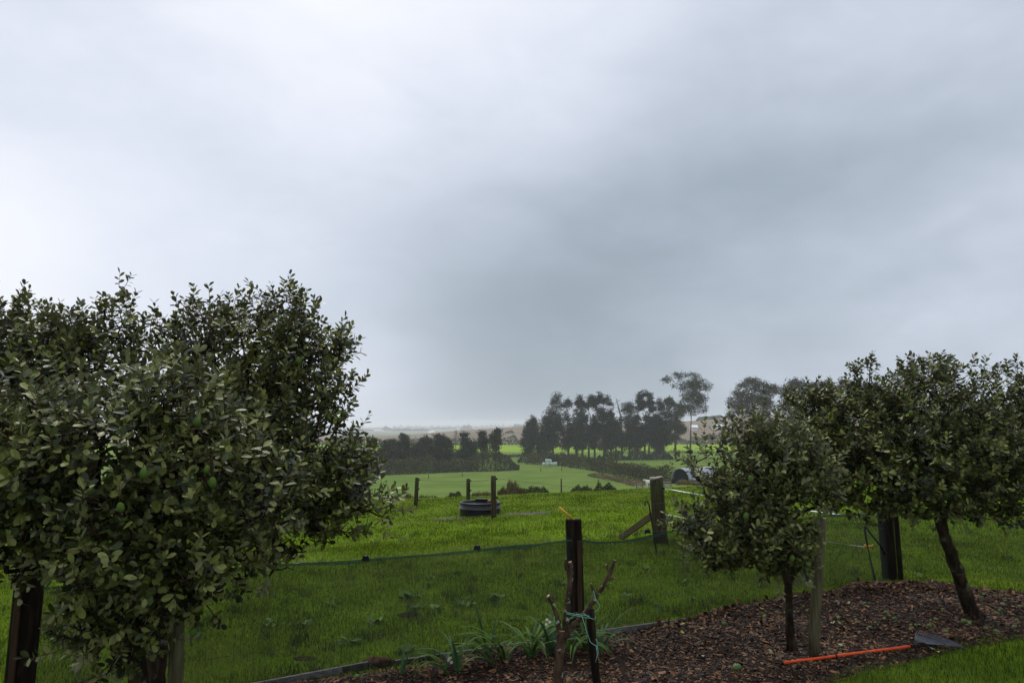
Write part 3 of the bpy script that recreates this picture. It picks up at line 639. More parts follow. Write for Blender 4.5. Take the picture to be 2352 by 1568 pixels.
FA = Vector((-3.78, 5.50, 0)); FB = Vector((.70, 7.62, 0)); FC = gp(2046, 1330); FD = Vector((10.5, FC.y - .75, 0)); FZ = Vector((-6.5, 4.2, 0))
for p in (FA, FB, FC, FD, FZ): p.z = float(gz(p.x, p.y))
tf = thing('garden_fence', 'dark post and wire fence with green netting between the bed and the paddock', 'fence', FB)
def half_post(base, w_, h, lean=(0, 0), mat=M['post_dark'], name='post', flatback=.7):
    mb = MB(); top = base + Vector((lean[0], lean[1], h)); n = 9; pts = []
    for z, p in ((0, base - Vector((0, 0, .05))), (1, top)):
        for k in range(n):
            a = math.pi + math.pi * k / (n - 1); pts.append(p + Vector((math.cos(a) * w_ / 2, math.sin(a) * w_ * flatback * .5, 0)))
        pts += [p + Vector((w_ / 2, w_ * .25, 0)), p + Vector((-w_ / 2, w_ * .25, 0))]
    m = n + 2; f = [(i, (i + 1) % m, m + (i + 1) % m, m + i) for i in range(m)]; f += [tuple(range(m - 1, -1, -1)), tuple(range(m, 2 * m))]
    mb.add(pts, f); return bevel(mb.build(name, mat, tf, FB, smooth=False), .006)
half_post(FA, .20, 1.25, (.02, 0)); half_post(FB, .172, 1.235, (-.03, 0)); half_post(FC, .20, 1.30, (-.02, 0))
# battens nailed to the posts
for p, dx, h in ((FA, .02, 1.1), (FB, .035, 1.02)):
    q = p + Vector((dx, -.085, 0)); bevel(MB().box(q + Vector((-.012, 0, h / 2)), .045, .02, h).build('batten', M['post_brown'], tf, FB, smooth=False), .003)
q = FC + Vector((.10, -.10, 0)); half_post(q, .07, 1.2, (-.02, 0), M['post_dark'], 'batten')
hs = [1.35, 1.05, .81, .56, .32, .09]; drops_v = []; drops_f = []
def add_drop(p, r):
    n = len(drops_v)
    for d in ((r, 0, 0), (-r, 0, 0), (0, r, 0), (0, -r, 0), (0, 0, r), (0, 0, -r * 1.5)): drops_v.append(tuple(Vector(p) + Vector(d)))
    for f in ((0, 2, 4), (2, 1, 4), (1, 3, 4), (3, 0, 4), (2, 0, 5), (1, 2, 5), (3, 1, 5), (0, 3, 5)): drops_f.append(tuple(i + n for i in f))
for k, h in enumerate(hs):
    dy = -.012 if k else 0
    pts = [FZ + Vector((0, dy, h)), FA + Vector((0, dy, h - .02)), FB + Vector((0, dy, h)), FC + Vector((0, dy, h - .06 * (k > 0))), FD + Vector((0, dy, h - .06))]
    fine = []
    for i in range(4):
        m = 12
        for j in range(m): 
            u = j / m; p = pts[i].lerp(pts[i + 1], u); p.z -= .02 * math.sin(math.pi * u); fine.append(p)
    fine.append(pts[-1])
    MB().tube(fine, .0013, 4).build('wire', M['wire'] if k < 2 else M['rustwire'], tf, FB)
    x = FA.x + .6
    while x < FD.x:
        for i in range(4):
            if pts[i].x <= x <= pts[i + 1].x:
                u = (x - pts[i].x) / (pts[i + 1].x - pts[i].x); p = pts[i].lerp(pts[i + 1], u); p.z -= .02 * math.sin(math.pi * u) + .003
                if noise.noise(Vector((x * .8, k * 3.3, 0))) > .0: add_drop(p, R.uniform(.001, .003))
        x += R.uniform(.03, .14)
o = MB(); o.v = drops_v; o.f = drops_f; o.build('rain_drops', M['drops'], tf, FB)['kind'] = 'stuff'
# angled outrigger that carries the top wire at the middle post
a = FB + Vector((-.02, -.02, 1.22)); b = at(1284, 1163, 7.52)
MB().tube([a, b], [.012, .010], 8).build('insulator_stick', M['yellow'], tf, FB)
MB().tube([b + Vector((0, 0, .0)), b + Vector((-.002, 0, .035))], .005, 6).build('wire_clip', M['wire'], tf, FB)
# netting hung on the second wire
def net(name, A_, B_, tops, mat, z0=.01, fold=.012):
    n = 60; cols_ = []; L = (B_ - A_).length
    me_v = []; me_f = []; uv = []
    d = (B_ - A_).normalized(); s = Vector((-d.y, d.x, 0))
    for i in range(n + 1):
        u = i / n; g_ = A_.lerp(B_, u); g_.z = float(gz(g_.x, g_.y)); zt = float(np.interp(u, [t[0] for t in tops], [t[1] for t in tops]))
        w_ = fold * math.sin(u * 37) + fold * .6 * math.sin(u * 91)
        for j in range(5):
            v = j / 4; me_v.append(g_ + s * (w_ * (1 - v) - .02) + Vector((0, 0, z0 + (zt - z0) * v))); uv.append((u * L, v))
    for i in range(n):
        for j in range(4): q = i * 5 + j; me_f.append((q, q + 5, q + 6, q + 1))
    me = bpy.data.meshes.new(name); me.from_pydata([tuple(v - FB) for v in me_v], [], me_f); ul = me.uv_layers.new(name='UVMap')
    for l_ in me.loops: ul.data[l_.index].uv = uv[l_.vertex_index]
    link_mesh(name, me, mat, tf)
topsAB = [(0, 1.0), (.45, 1.0), (.60, 1.01), (.75, .985), (.9, .99), (1.0, 1.035)]
topsBC = [(0, 1.035), (.04, .985), (.12, .965), (.25, 1.0), (.36, 1.02), (.5, 1.0), (1, .98)]
net('netting', FA, FB, topsAB, M['net']); net('netting', FB, FC, topsBC, M['net']); net('netting', FC, FD, [(0, 1.0), (1, 1.0)], M['net_light'])
def hem(A_, B_, tops):
    mb_v = []; mb_f = []; n = 60; d = (B_ - A_).normalized(); s = Vector((-d.y, d.x, 0)); uv = []; L = (B_ - A_).length
    for i in range(n + 1):
        u = i / n; g_ = A_.lerp(B_, u); g_.z = float(gz(g_.x, g_.y)); zt = float(np.interp(u, [t[0] for t in tops], [t[1] for t in tops]))
        hh = .010 + .026 * (noise.noise(Vector((u * 9, 2, 0))) + .5)
        mb_v += [g_ - s * .028 + Vector((0, 0, zt + .004)), g_ - s * .032 + Vector((0, 0, zt - hh))]; uv += [(u * L, 0), (u * L, 1)]
    for i in range(n): mb_f.append((2 * i, 2 * i + 1, 2 * i + 3, 2 * i + 2))
    me = bpy.data.meshes.new('net_hem'); me.from_pydata([tuple(v - FB) for v in mb_v], [], mb_f); ul = me.uv_layers.new(name='UVMap')
    for l_ in me.loops: ul.data[l_.index].uv = uv[l_.vertex_index]
    link_mesh('net_hem', me, M['net_hem'], tf)
hem(FA, FB, topsAB); hem(FB, FC, topsBC)
# black clips hanging from the net
def on_fence(px):
    d = ray(px, 1200); best = None
    for A_, B_ in ((FA, FB), (FB, FC)):
        for i in range(200):
            p = A_.lerp(B_, i / 199); e = abs(p.x / p.y - d.x / d.y)
            if best is None or e < best[0]: best = (e, p)
    return best[1]
for px, py, lb in ((840, 1278, 'leftmost black plastic clip pinching the net hem near the foliage'), (1096, 1254, 'black plastic clip hanging on the net hem midway between foliage and dark post'), (1487, 1217, 'black plastic clip on the net hem just left of the round post')):
    f = on_fence(px); p = at(px, py, f.y - .03); t = thing('net_clip', lb, 'clip', p, 'black clips holding the netting')
    bevel(MB().box(p + Vector((0, 0, -.012)), .082, .022, .045, taper=.62).build('clip_jaw', M['black'], t, p, smooth=False), .004)
    MB().tube([p + Vector((-.02, 0, .012)), p + Vector((-.018, 0, .026)), p + Vector((.018, 0, .026)), p + Vector((.02, 0, .012))], .003, 6).build('clip_spring', M['black'], t, p)

# stakes on the left
def stake(name, label, a, b, r, mat, cat='stake', flat=.7, n=8, topmat=None, seed=1, grp=None):
    t = thing(name, label, cat, a, grp); pts = [a.lerp(b, i / 6) + Vector((R.gauss(0, .003), 0, 0)) for i in range(7)]
    pts[0] = a - Vector((0, 0, .05))
    MB().tube(pts, [r * R.uniform(.96, 1.05) for _ in pts], n, wob=.05, seed=seed, flat=flat).build('shaft', mat, t, a)
    if topmat: MB().tube([b - Vector((0, 0, .002)), b + Vector((0, 0, .003))], [r * .93, r * .9], n, flat=flat).build('cut_top', topmat, t, a)
    return t
a = G(-2.03, 4.36); stake('wooden_stake', 'mossy grey stake standing against the nearest feijoa trunk', a, a + Vector((-.03, 0, 1.28)), .047, M['stake_grey'])
a = G(-1.985, 4.30); stake('wooden_stake', 'short dark stake in front of the mossy grey one at lower left', a, a + Vector((-.02, 0, .66)), .03, M['post_dark'])
a = gbed(1868, 1502); b = at(1886, 1190, a.y + .02); stake('wooden_stake', 'pale lichened wooden stake with a split face beside the small forked tree', a, b, .056, M['stake_grey'], topmat=M['endgrain'], seed=4)

# round strainer post with brace, tapes and crook
rp = gp(1518, 1251)
tp_ = thing('strainer_post', 'thick round weathered post with a pale sawn top beyond the netting', 'post', rp)
rt = at(1507, 1097, rp.y); pts = [rp - Vector((0, 0, .05))] + [rp.lerp(rt, i / 6) for i in range(1, 7)]
MB().tube(pts, [.143, .140, .136, .132, .129, .127, .124], 20, wob=.012, seed=5).build('shaft', M['post_round'], tp_, rp)
MB().tube([rt + Vector((0, 0, -.01)), rt + Vector((-.006, .0, .006)), rt + Vector((-.006, 0, .012))], [.125, .125, .117], 20).build('sawn_top', M['endgrain'], tp_, rp)
ins = []
for px, py in ((1522, 1121), (1523, 1180)):
    p = at(px, py, rp.y - .12); ins.append(p)
    o = MB().tube([p, p + Vector((.035, -.03, 0))], [.022, .016], 8).build('insulator', M['black'], tp_, rp)
for hh in (.72, .98, 1.16):
    c = rp.lerp(rt, hh / 1.27); MB().tube([c + Vector((math.cos(g_) * .135, math.sin(g_) * .135, .01 * math.sin(2 * g_))) for g_ in [i * math.pi / 10 for i in range(21)]], .0025, 4, cap=False).build('wrapped_wire', M['rustwire'], tp_, rp)
tb = gp(1424, 1237); bt = at(1497, 1184, rp.y + .02)
tbr = thing('brace_plank', 'grey timber brace leaning from the grass up to the round post', 'plank', tb)
board('plank', tbr, tb + Vector((0, 0, .01)), bt, .05, .115, M['stake_grey'], tb)
ck = [at(1500, 1213, 12.3), at(1494, 1180, 12.3), at(1491, 1160, 12.3), at(1488, 1152, 12.3), at(1484.5, 1149.5, 12.3), at(1481.5, 1153, 12.3), at(1481.5, 1160, 12.3)]
g0 = G(ck[0].x + .05, 12.3); tck = thing('crook_rod', 'black metal crook rod standing by the round post', 'rod', g0)
MB().tube([g0] + ck, .014, 8).build('rod', M['black'], tck, g0)
# electric tapes from the round post to the corner post
for (i, endpx, lb, nm) in ((0, (2006, 1190), 'upper white electric fence tape running from the round post behind the small tree', 'up'), (1, (1984, 1255), 'lower white electric fence tape ending in a yellow gate handle', 'lo')):
    a = ins[i] + Vector((.04, -.03, 0)); b = at(endpx[0], endpx[1], FC.y + .12)
    t = thing('electric_tape', lb, 'tape', a, 'electric gate tapes'); mb = MB(); v = []; f = []; n = 40
    for k in range(n + 1):
        u = k / n; p = a.lerp(b, u) - Vector((0, 0, .03 * math.sin(math.pi * u))); tw = u * 9 + i; q = Vector((0, math.cos(tw), math.sin(tw))) * .009
        v += [p + q, p - q, p + q * .9 + Vector((.001, .001, .001))]
    for k in range(n): f += [(3 * k, 3 * k + 1, 3 * k + 4, 3 * k + 3), (3 * k + 1, 3 * k + 2, 3 * k + 5, 3 * k + 4)]
    mb.add(v, f).build('tape', M['tape'], t, a)
    MB().tube([a, a + Vector((.03, -.01, -.03)), a + Vector((.05, -.01, -.07))], [.01, .008, .005], 6).build('knot', M['tape'], t, a)
    if i == 1:
        th_ = thing('gate_handle', 'yellow plastic gate handle hooked near the dark corner post', 'handle', b); d = (FC + Vector((-.08, .02, b.z - FC.z + .03)) - b).normalized()
        MB().tube([b, b + d * .012, b + d * .03, b + d * .032], [.012, .036, .036, .016], 12).build('front_guard', M['yellow'], th_, b)
        MB().tube([b + d * .03, b + d * .05, b + d * .07, b + d * .09, b + d * .115], [.017, .019, .016, .019, .016], 10).build('grip', M['yellow'], th_, b)
        MB().tube([b + d * .112, b + d * .12, b + d * .13], [.018, .034, .03], 8).build('rear_guard', M['yellow'], th_, b)
        MB().tube([b + d * .13, b + d * .16, b + d * .19 + Vector((0, 0, .02))], .003, 6).build('hook', M['wire'], th_, b)
# black hose struts by the corner post
h0 = at(1985, 1208, FC.y - .2); h1 = gp(2012, 1338, .07); h2 = at(2034, 1273, FC.y - .12)
th_ = thing('hose_prop', 'two thin black pipes meeting in an upturned V left of the dark corner post', 'pipe', h1)
MB().tube([h0, at(1990, 1240, FC.y - .2), at(2000, 1290, FC.y - .2), h1 - Vector((0, 0, .03))], .015, 8).build('pipe', M['black'], th_, h1)
MB().tube([h0 + Vector((.01, 0, 0)), at(2006, 1233, FC.y - .17), at(2022, 1252, FC.y - .14), h2], .014, 8).build('pipe', M['black'], th_, h1)

# ------------------------------------------------------------------ paddock fence by the trough
pf0 = G(at(1133, 1187, 18.9).x, 18.9)
tpf = thing('paddock_fence', 'round weathered posts with ring insulators and thin wires near the water trough', 'fence', pf0)
tops = []
for px, Y, r, ptop, lean in ((1133.5, 18.9, .072, 1092, -.02), (1075.5, 24.0, .068, 1099, 0), (957, 26.3, .075, 1096.5, .06)):
    x = at(px, 1150, Y).x; b = G(x, Y, -.03); t = at(px, ptop, Y); t.x += lean * .3; b.x -= lean * .6
    p = MB().tube([b.lerp(t, i / 5) for i in range(6)], [r * 1.05, r, r * 1.02, r * .98, r, r * .97], 12, wob=.04, seed=int(px)).build('post', M['post_round'], tpf, pf0)
    tops.append(t)
    for hh in ((.93, .5) if px > 1100 else (.93, .62, .25)):
        c = b.lerp(t, hh) + Vector((r + .02, -.02, 0)); MB().tube([c + Vector((-.03, 0, 0)), c, c + Vector((.03, 0, 0))], [.016, .03, .012], 8).build('insulator', M['black'], p, (0, 0, 0)); 
        o = [q for q in p.children][-1]
        for v_ in o.data.vertices: v_.co -= pf0
for a, b in ((tops[2], tops[1]), (tops[1], tops[0]), (tops[0], rt)):
    for dz in ((.08,) if b is not rt else (.06,)):
        a2 = a - Vector((0, 0, dz)); b2 = b - Vector((0, 0, .3 if b is rt else dz)); MB().tube([a2.lerp(b2, i / 8) - Vector((0, 0, .03 * math.sin(math.pi * i / 8))) for i in range(9)], .003, 4).build('wire', M['rustwire'], tpf, pf0)

# trough
tc0 = gp(1102.5, 1181); R_ = .60
tt_ = thing('water_trough', 'round black plastic water trough brimming with water in the paddock', 'trough', tc0)
k = .36
MB().lathe(tc0, [(R_ * .97, -.05), (R_ * .985, .08), (R_ * .985, .175), (R_ * 1.02, .18), (R_ * 1.02, .20), (R_ * .985, .205), (R_, k - .02), (R_ * 1.01, k), (R_ * .975, k + .012), (R_ * .90, k + .004), (R_ * .885, k - .03), (R_ * .88, k - .12), (R_ * .3, k - .14)], 48).build('basin', M['trough'], tt_, tc0)
MB().lathe(tc0, [(R_ * .883, k - .05), (R_ * .88, k - .045)], 48).build('water', M['water'], tt_, tc0)
bevel(MB().box(tc0 + Vector((.02, R_ * .78, k + .03)), .36, .22, .045).build('float_cover', M['black'], tt_, tc0, smooth=False), .015)
MB().tube([tc0 + Vector((.23, R_ * .55, k - .03)), tc0 + Vector((.26, R_ * .5, k - .0))], [.03, .03], 8).build('float', mk('red_float', [(.35, .05, .06), (.45, .08, .09)], 5, .5), tt_, tc0)

# ------------------------------------------------------------------ pruned vine, stake, twine
Yp = 5.25
def P_(px, py, dy=0): return at(px, py, Yp + dy)
pb = G(P_(1283, 1600).x - .0, Yp)
tv = thing('pruned_tree', 'hard-pruned lichened fruit tree with three bare cut limbs by the bed edge', 'tree', pb)
def limb(name, pts, rs, seed, parent=tv, mat=None, n=12):
    fine = []; fr = []; rr = random.Random(seed)
    for i in range(len(pts) - 1):
        for s in range(4):
            u = s / 4; fine.append(Vector(pts[i]).lerp(Vector(pts[i + 1]), u) + Vector((rr.gauss(0, .0025), rr.gauss(0, .0025), 0))); fr.append(.86 * (rs[i] * (1 - u) + rs[i + 1] * u) * rr.uniform(.93, 1.09))
    fine.append(Vector(pts[-1])); fr.append(rs[-1])
    o = MB().tube(fine, fr, n, wob=.09, seed=seed).build(name, mat or M['lichen_bark'], parent, pb)
    d = (fine[-1] - fine[-2]).normalized()
    MB().tube([fine[-1] - d * .001, fine[-1] + d * .003], [fr[-1] * .88, fr[-1] * .85], n).build('cut_end', M['cutwood'], o, pb)
    return o
limb('trunk', [pb - Vector((0, 0, .03)), P_(1281, 1600), P_(1283, 1540), P_(1287, 1490), P_(1290, 1448)], [.047, .044, .040, .040, .036], 1)
limb('branch', [P_(1288, 1462), P_(1282, 1432), P_(1278, 1410), P_(1268, 1385), P_(1259, 1368)], [.025, .021, .018, .017, .016], 2)
limb('branch', [P_(1293, 1460), P_(1300, 1425), P_(1303, 1390), P_(1308, 1345), P_(1312, 1322), P_(1309, 1290)], [.027, .026, .024, .023, .021, .017], 3)
limb('branch', [P_(1310, 1325), P_(1302, 1313), P_(1299, 1300), P_(1299, 1283)], [.014, .013, .012, .008], 4)
limb('branch', [P_(1295, 1462), P_(1310, 1445), P_(1330, 1422), P_(1348, 1402), P_(1366, 1375), P_(1385, 1345), P_(1400, 1316), P_(1412, 1286)], [.030, .027, .024, .022, .020, .019, .018, .012], 5)
limb('branch', [P_(1370, 1372), P_(1363, 1355), P_(1357, 1340)], [.012, .010, .008], 6)
limb('branch', [P_(1400, 1318), P_(1395, 1303), P_(1393, 1296)], [.011, .010, .007], 7)
limb('branch', [P_(1393, 1333), P_(1403, 1328), P_(1411, 1326)], [.011, .009, .006], 8)
sa = G(P_(1378, 1600, -.02).x + .02, Yp - .02); sb = P_(1353, 1398, -.02)
stake('garden_stake', 'blackened rough-topped stake tied with twine beside the pruned tree', sa, sb, .030, M['post_dark'], flat=.9)
ttw = thing('garden_twine', 'blue-green twine tying the pruned tree to the black stake', 'twine', P_(1303, 1406, -.05))
bw = P_(1303, 1406, -.05)
for pp in ([(1301, 1406), (1325, 1410), (1354, 1414)], [(1301, 1409), (1328, 1414), (1354, 1419)], [(1336, 1412), (1346, 1445), (1356, 1474), (1368, 1482), (1372, 1476), (1369, 1466)], [(1363, 1356), (1368, 1375), (1378, 1390), (1374, 1398), (1366, 1406)],
           [(1369, 1482), (1372, 1500), (1368, 1520)], [(1371, 1480), (1374, 1495), (1371, 1512)], [(1340, 1408), (1355, 1418), (1366, 1422), (1368, 1415)]):
    MB().tube([P_(a, b, -.05) for a, b in pp], .0028, 5).build('strand', M['twine'], ttw, bw)

# ------------------------------------------------------------------ strap-leaved plants
def strap_plant(label, px, py, n, L, spread, mat, seed, flower=None, dirs=None):
    r = random.Random(seed); b = gp(px, py, .03); b.z = float(zbed(b.x, b.y)); t = thing('strap_leaf_plant', label, 'plant', b, 'strap-leaved plants along the edging')
    for k in range(n):
        a = r.uniform(0, 6.28) if not dirs else math.radians(r.choice(dirs) + r.uniform(-25, 25)); el_ = r.uniform(55, 85); l = L * 1.3 * r.uniform(.65, 1.15); w_ = r.uniform(.010, .018)
        bend = r.uniform(80, 150) * spread; m = 9; p = Vector((r.gauss(0, .015), r.gauss(0, .015), -.01)); v = []; f = []
        for i in range(m + 1):
            u = i / m; e = math.radians(el_ - bend * u ** 1.3); d = Vector((math.cos(a) * math.cos(e), math.sin(a) * math.cos(e), math.sin(e)))
            if i: p = p + d * l / m
            if p.z < .008: p.z = .008
            s = Vector((-math.sin(a), math.cos(a), 0)); ww = w_ * (1 - u ** 3) * (.6 + .4 * min(1, u * 4)) + .0006; nn = d.cross(s)
            v += [p + s * ww + nn * ww * -.35, p, p - s * ww + nn * ww * -.35]
        for i in range(m): q = 3 * i; f += [(q, q + 1, q + 4, q + 3), (q + 1, q + 2, q + 5, q + 4)]
        MB().add(v, f).build('leaf', mat, t)
    if flower:
        for fx, fy in flower:
            q = at(fx, fy, b.y) - b; st = MB().tube([Vector((0, 0, 0)), Vector((q.x * .4, 0, q.z * .6)), q], [.004, .003, .0025], 5).build('flower_stem', mat, t)
            mb = MB()
            for c_ in range(4):
                c = q + Vector((r.gauss(0, .014), r.gauss(0, .012), r.gauss(0, .016)))
                for j in range(6):
                    g_ = j * 1.047 + c_; d = Vector((math.cos(g_), -.3, math.sin(g_))).normalized(); s = d.cross(Vector((0, 1, 0))).normalized()
                    mb.add([c, c + d * .010 + s * .005, c + d * .019, c + d * .010 - s * .005], [(0, 1, 2, 3)])
            mb.build('flower', M['petal'], st)
    return t
strap_plant('small strap-leaved plant at the left end of the row, leaves sprawling left', 1026, 1550, 9, .36, 1.0, M['strap'], 1, dirs=[170, 190, 100, 0])
strap_plant('little narrow-leaved bulb plant with a cream flower low in the row', 1049, 1540, 8, .30, .6, M['strap_blue'], 2, flower=[(1034, 1510)])
strap_plant('lone upright leaf tuft at the far left of the row', 921, 1556, 4, .24, .12, M['strap_blue'], 3)
strap_plant('wide arching strap-leaved clump with long leaves reaching left', 1130, 1532, 14, .46, .95, M['strap'], 4, dirs=[180, 160, 200, 20])
strap_plant('pair of pale upright narrow leaves between the arching clumps', 1120, 1512, 4, .40, .1, M['strap_blue'], 5)
strap_plant('glossy yellow-green arching clump in the middle of the row', 1160, 1526, 12, .48, 1.0, M['strap'], 6, dirs=[190, 150, 60, 230])
strap_plant('large dense strap-leaved clump left of the pruned trunk', 1220, 1516, 22, .50, .9, M['strap'], 7)
strap_plant('tall strap-leaved clump with a cream flower beside the pruned trunk', 1262, 1506, 16, .46, .6, M['strap_blue'], 8, flower=[(1257, 1432)])
strap_plant('strap-leaved clump right behind the pruned trunk', 1312, 1500, 16, .44, .9, M['strap'], 9)
strap_plant('strap-leaved clump with long leaves to the right of the black stake', 1385, 1502, 10, .38, .75, M['strap_blue'], 10, dirs=[0, 30, 60, -20, 120])
strap_plant('strap-leaved tuft between the pruned trunk and the black stake', 1345, 1497, 12, .40, .9, M['strap'], 11)

# ------------------------------------------------------------------ rake
def onbed(px, py, l=0):
    p = gp(px, py, .03)
    for _ in range(6):
        z = float(zbed(p.x, p.y)); d = ray(px, py); t = (z - CZ) / d.z; p = Vector((d.x * t, d.y * t, z))
    return p + Vector((0, 0, l))
ra = onbed(1798, 1527, .02); rj = onbed(1920, 1512, .025); rb = onbed(2092, 1494, .045)
tr_ = thing('rake', 'orange-handled leaf rake lying on the mulch with its fan head on the lawn edge', 'rake', ra)
MB().tube([ra, rj], .0135, 14).build('handle', M['orange'], tr_, ra)
d = (rb - ra).normalized()
MB().tube([rj - d * .01, rj + d * .012], .0150, 14).build('handle_joint', M['black'], tr_, ra)
MB().tube([rj, rb], .0140, 14).build('handle', M['orange'], tr_, ra)
MB().tube([ra - d * .012, ra + d * .005], .0142, 14).build('end_cap', M['black'], tr_, ra)
MB().tube([rb - d * .01, rb + d * .06], [.019, .015], 12).build('socket', M['black'], tr_, ra)
hx = Vector((d.x, d.y, 0)).normalized(); hy = Vector((-hx.y, hx.x, 0)); hub = rb + d * .04
tilt = Vector((0, 0, .10))
def fan(rr, ang, up=0): return hub + hx * rr * math.cos(ang) + hy * rr * math.sin(ang) + Vector((0, 0, .03 + .05 * math.sin(ang) * rr + up))
v = []; f = []; m = 16
for i in range(m + 1):
    an = math.radians(-27 + 54 * i / m); v += [fan(.01, an), fan(.09, an, .008), fan(.145 + .01 * (i % 2), an)]
for i in range(m): q = 3 * i; f += [(q, q + 1, q + 4, q + 3), (q + 1, q + 2, q + 5, q + 4)]
o = MB().add(v, f).build('fan_plate', M['black'], tr_, ra); s_ = o.modifiers.new('thickness', 'SOLIDIFY'); s_.thickness = .006
v = [fan(.30, math.radians(-31 + 62 * i / 14), .006) for i in range(15)]
MB().tube(v, .004, 6).build('cross_bar', M['black'], tr_, ra)
for i in range(22):
    an = math.radians(-33 + 66 * i / 21); l = .46
    MB().tube([fan(.12, an * .9), fan(.3, an, .004), fan(l, an), fan(l + .025, an, -.035)], [.0036, .0034, .003, .0026], 5).build('tine', M['tine'], tr_, ra)

# ------------------------------------------------------------------ fallen fruit and leaves on the bed
z2 = [(305, 888, 1.3), (390, 1188, 1.5), (578, 830, 1), (1083, 840, 1), (1205, 855, .9), (1335, 875, .9), (1300, 908, 1), (1612, 893, 1), (1580, 888, .8), (1705, 897, 1.05), (1718, 883, .9), (1758, 780, 1), (1803, 788, 1.1), (1752, 850, .9), (1945, 865, 1.2), (1972, 870, 1.0), (1982, 880, 1.0), (2095, 913, 1.05), (2160, 933, 1.1), (1822, 935, 1), (1622, 985, 1), (785, 800, .8), (655, 800, .8), (725, 850, .9), (868, 790, .8), (1265, 740, .9), (1298, 740, .9), (1410, 803, .9), (1467, 845, 1), (1398, 845, .9), (2170, 810, 1), (2185, 790, .9), (2325, 765, 1.1), (2078, 680, .9), (2225, 725, .9), (1930, 725, .9), (2060, 700, .8), (2305, 860, .9), (2285, 900, .9), (2195, 775, .8), (1403, 652, .8)]
marks = {'the base of the thin forked trunk': (1818, 1490), 'the foot of the lichened stake': (1868, 1500), 'the orange rake handle end': (1798, 1526), 'the rake head': (2130, 1490), 'the base of the leaning trunk': (2237, 1415), 'the dark corner post': (2046, 1340), 'the middle of the mulch bed': (2050, 1430), 'the yellow leaves at the bed edge': (1560, 1440)}
mk3 = {k: gp(*v) for k, v in marks.items()}
fr_ = []
for zx, zy, s in z2:
    px, py = (1700 + zx / 2.735) * .91875, (1240 + zy / 2.735) * .91875; p = onbed(px, py, .018 * s); near = min(mk3, key=lambda q: (mk3[q] - p).length); fr_.append((near, (mk3[near] - p).length, p, s))
fr_.append(('the left end of the edging board', 0.1, onbed(819, 1558, .02), 1.0))
ORD = ['nearest', 'second nearest', 'third nearest', 'fourth nearest', 'fifth nearest', 'sixth nearest', 'seventh nearest', 'eighth nearest', 'ninth nearest', 'tenth nearest', 'eleventh nearest', 'twelfth nearest', 'thirteenth nearest', 'fourteenth nearest', 'fifteenth nearest', 'sixteenth nearest', 'seventeenth nearest', 'eighteenth nearest', 'nineteenth nearest', 'twentieth nearest', 'twenty-first nearest', 'twenty-second nearest', 'twenty-third nearest', 'twenty-fourth nearest']
fm2 = fruit_mb(.021, 1.35, 8).build('src', M['fruit_dull']); FD2 = fm2.data; bpy.data.objects.remove(fm2)
cnt = {}
for near, dd, p, s in sorted(fr_, key=lambda q: (q[0], q[1])):
    k = cnt.get(near, 0); cnt[near] = k + 1
    o = bpy.data.objects.new('fallen_feijoa', FD2); col.objects.link(o); o.location = p; o.scale = (s, s, s); o.rotation_euler = (R.uniform(1.2, 1.9), R.uniform(-.3, .3), R.uniform(0, 6.28))
    setp(o, f'{"big" if s > 1.15 else "small"} green fallen feijoa, {ORD[k]} to {near}', 'fruit', 'fallen feijoas on the mulch')
def litter(px, py, L, mat, label, z=.012, bed=True):
    p = onbed(px, py, z) if bed else gp(px, py, z + .03)
    a = R.uniform(0, 6.28); A_ = Vector((math.cos(a), math.sin(a), R.uniform(-.1, .3))).normalized(); nn = Vector((R.gauss(0, .3), R.gauss(0, .3) - .25, 1)); nn = (nn - A_ * A_.dot(nn)).normalized(); sd = A_.cross(nn)
    me = leaf_template(mat); o = bpy.data.objects.new('fallen_leaf', me); col.objects.link(o); L *= .62; m = Matrix((sd * L * 1.4, A_ * L, nn * L * 2.5)).transposed().to_4x4(); m.translation = p; o.matrix_basis = m
    setp(o, label, 'leaf', 'fallen leaves on the ground')
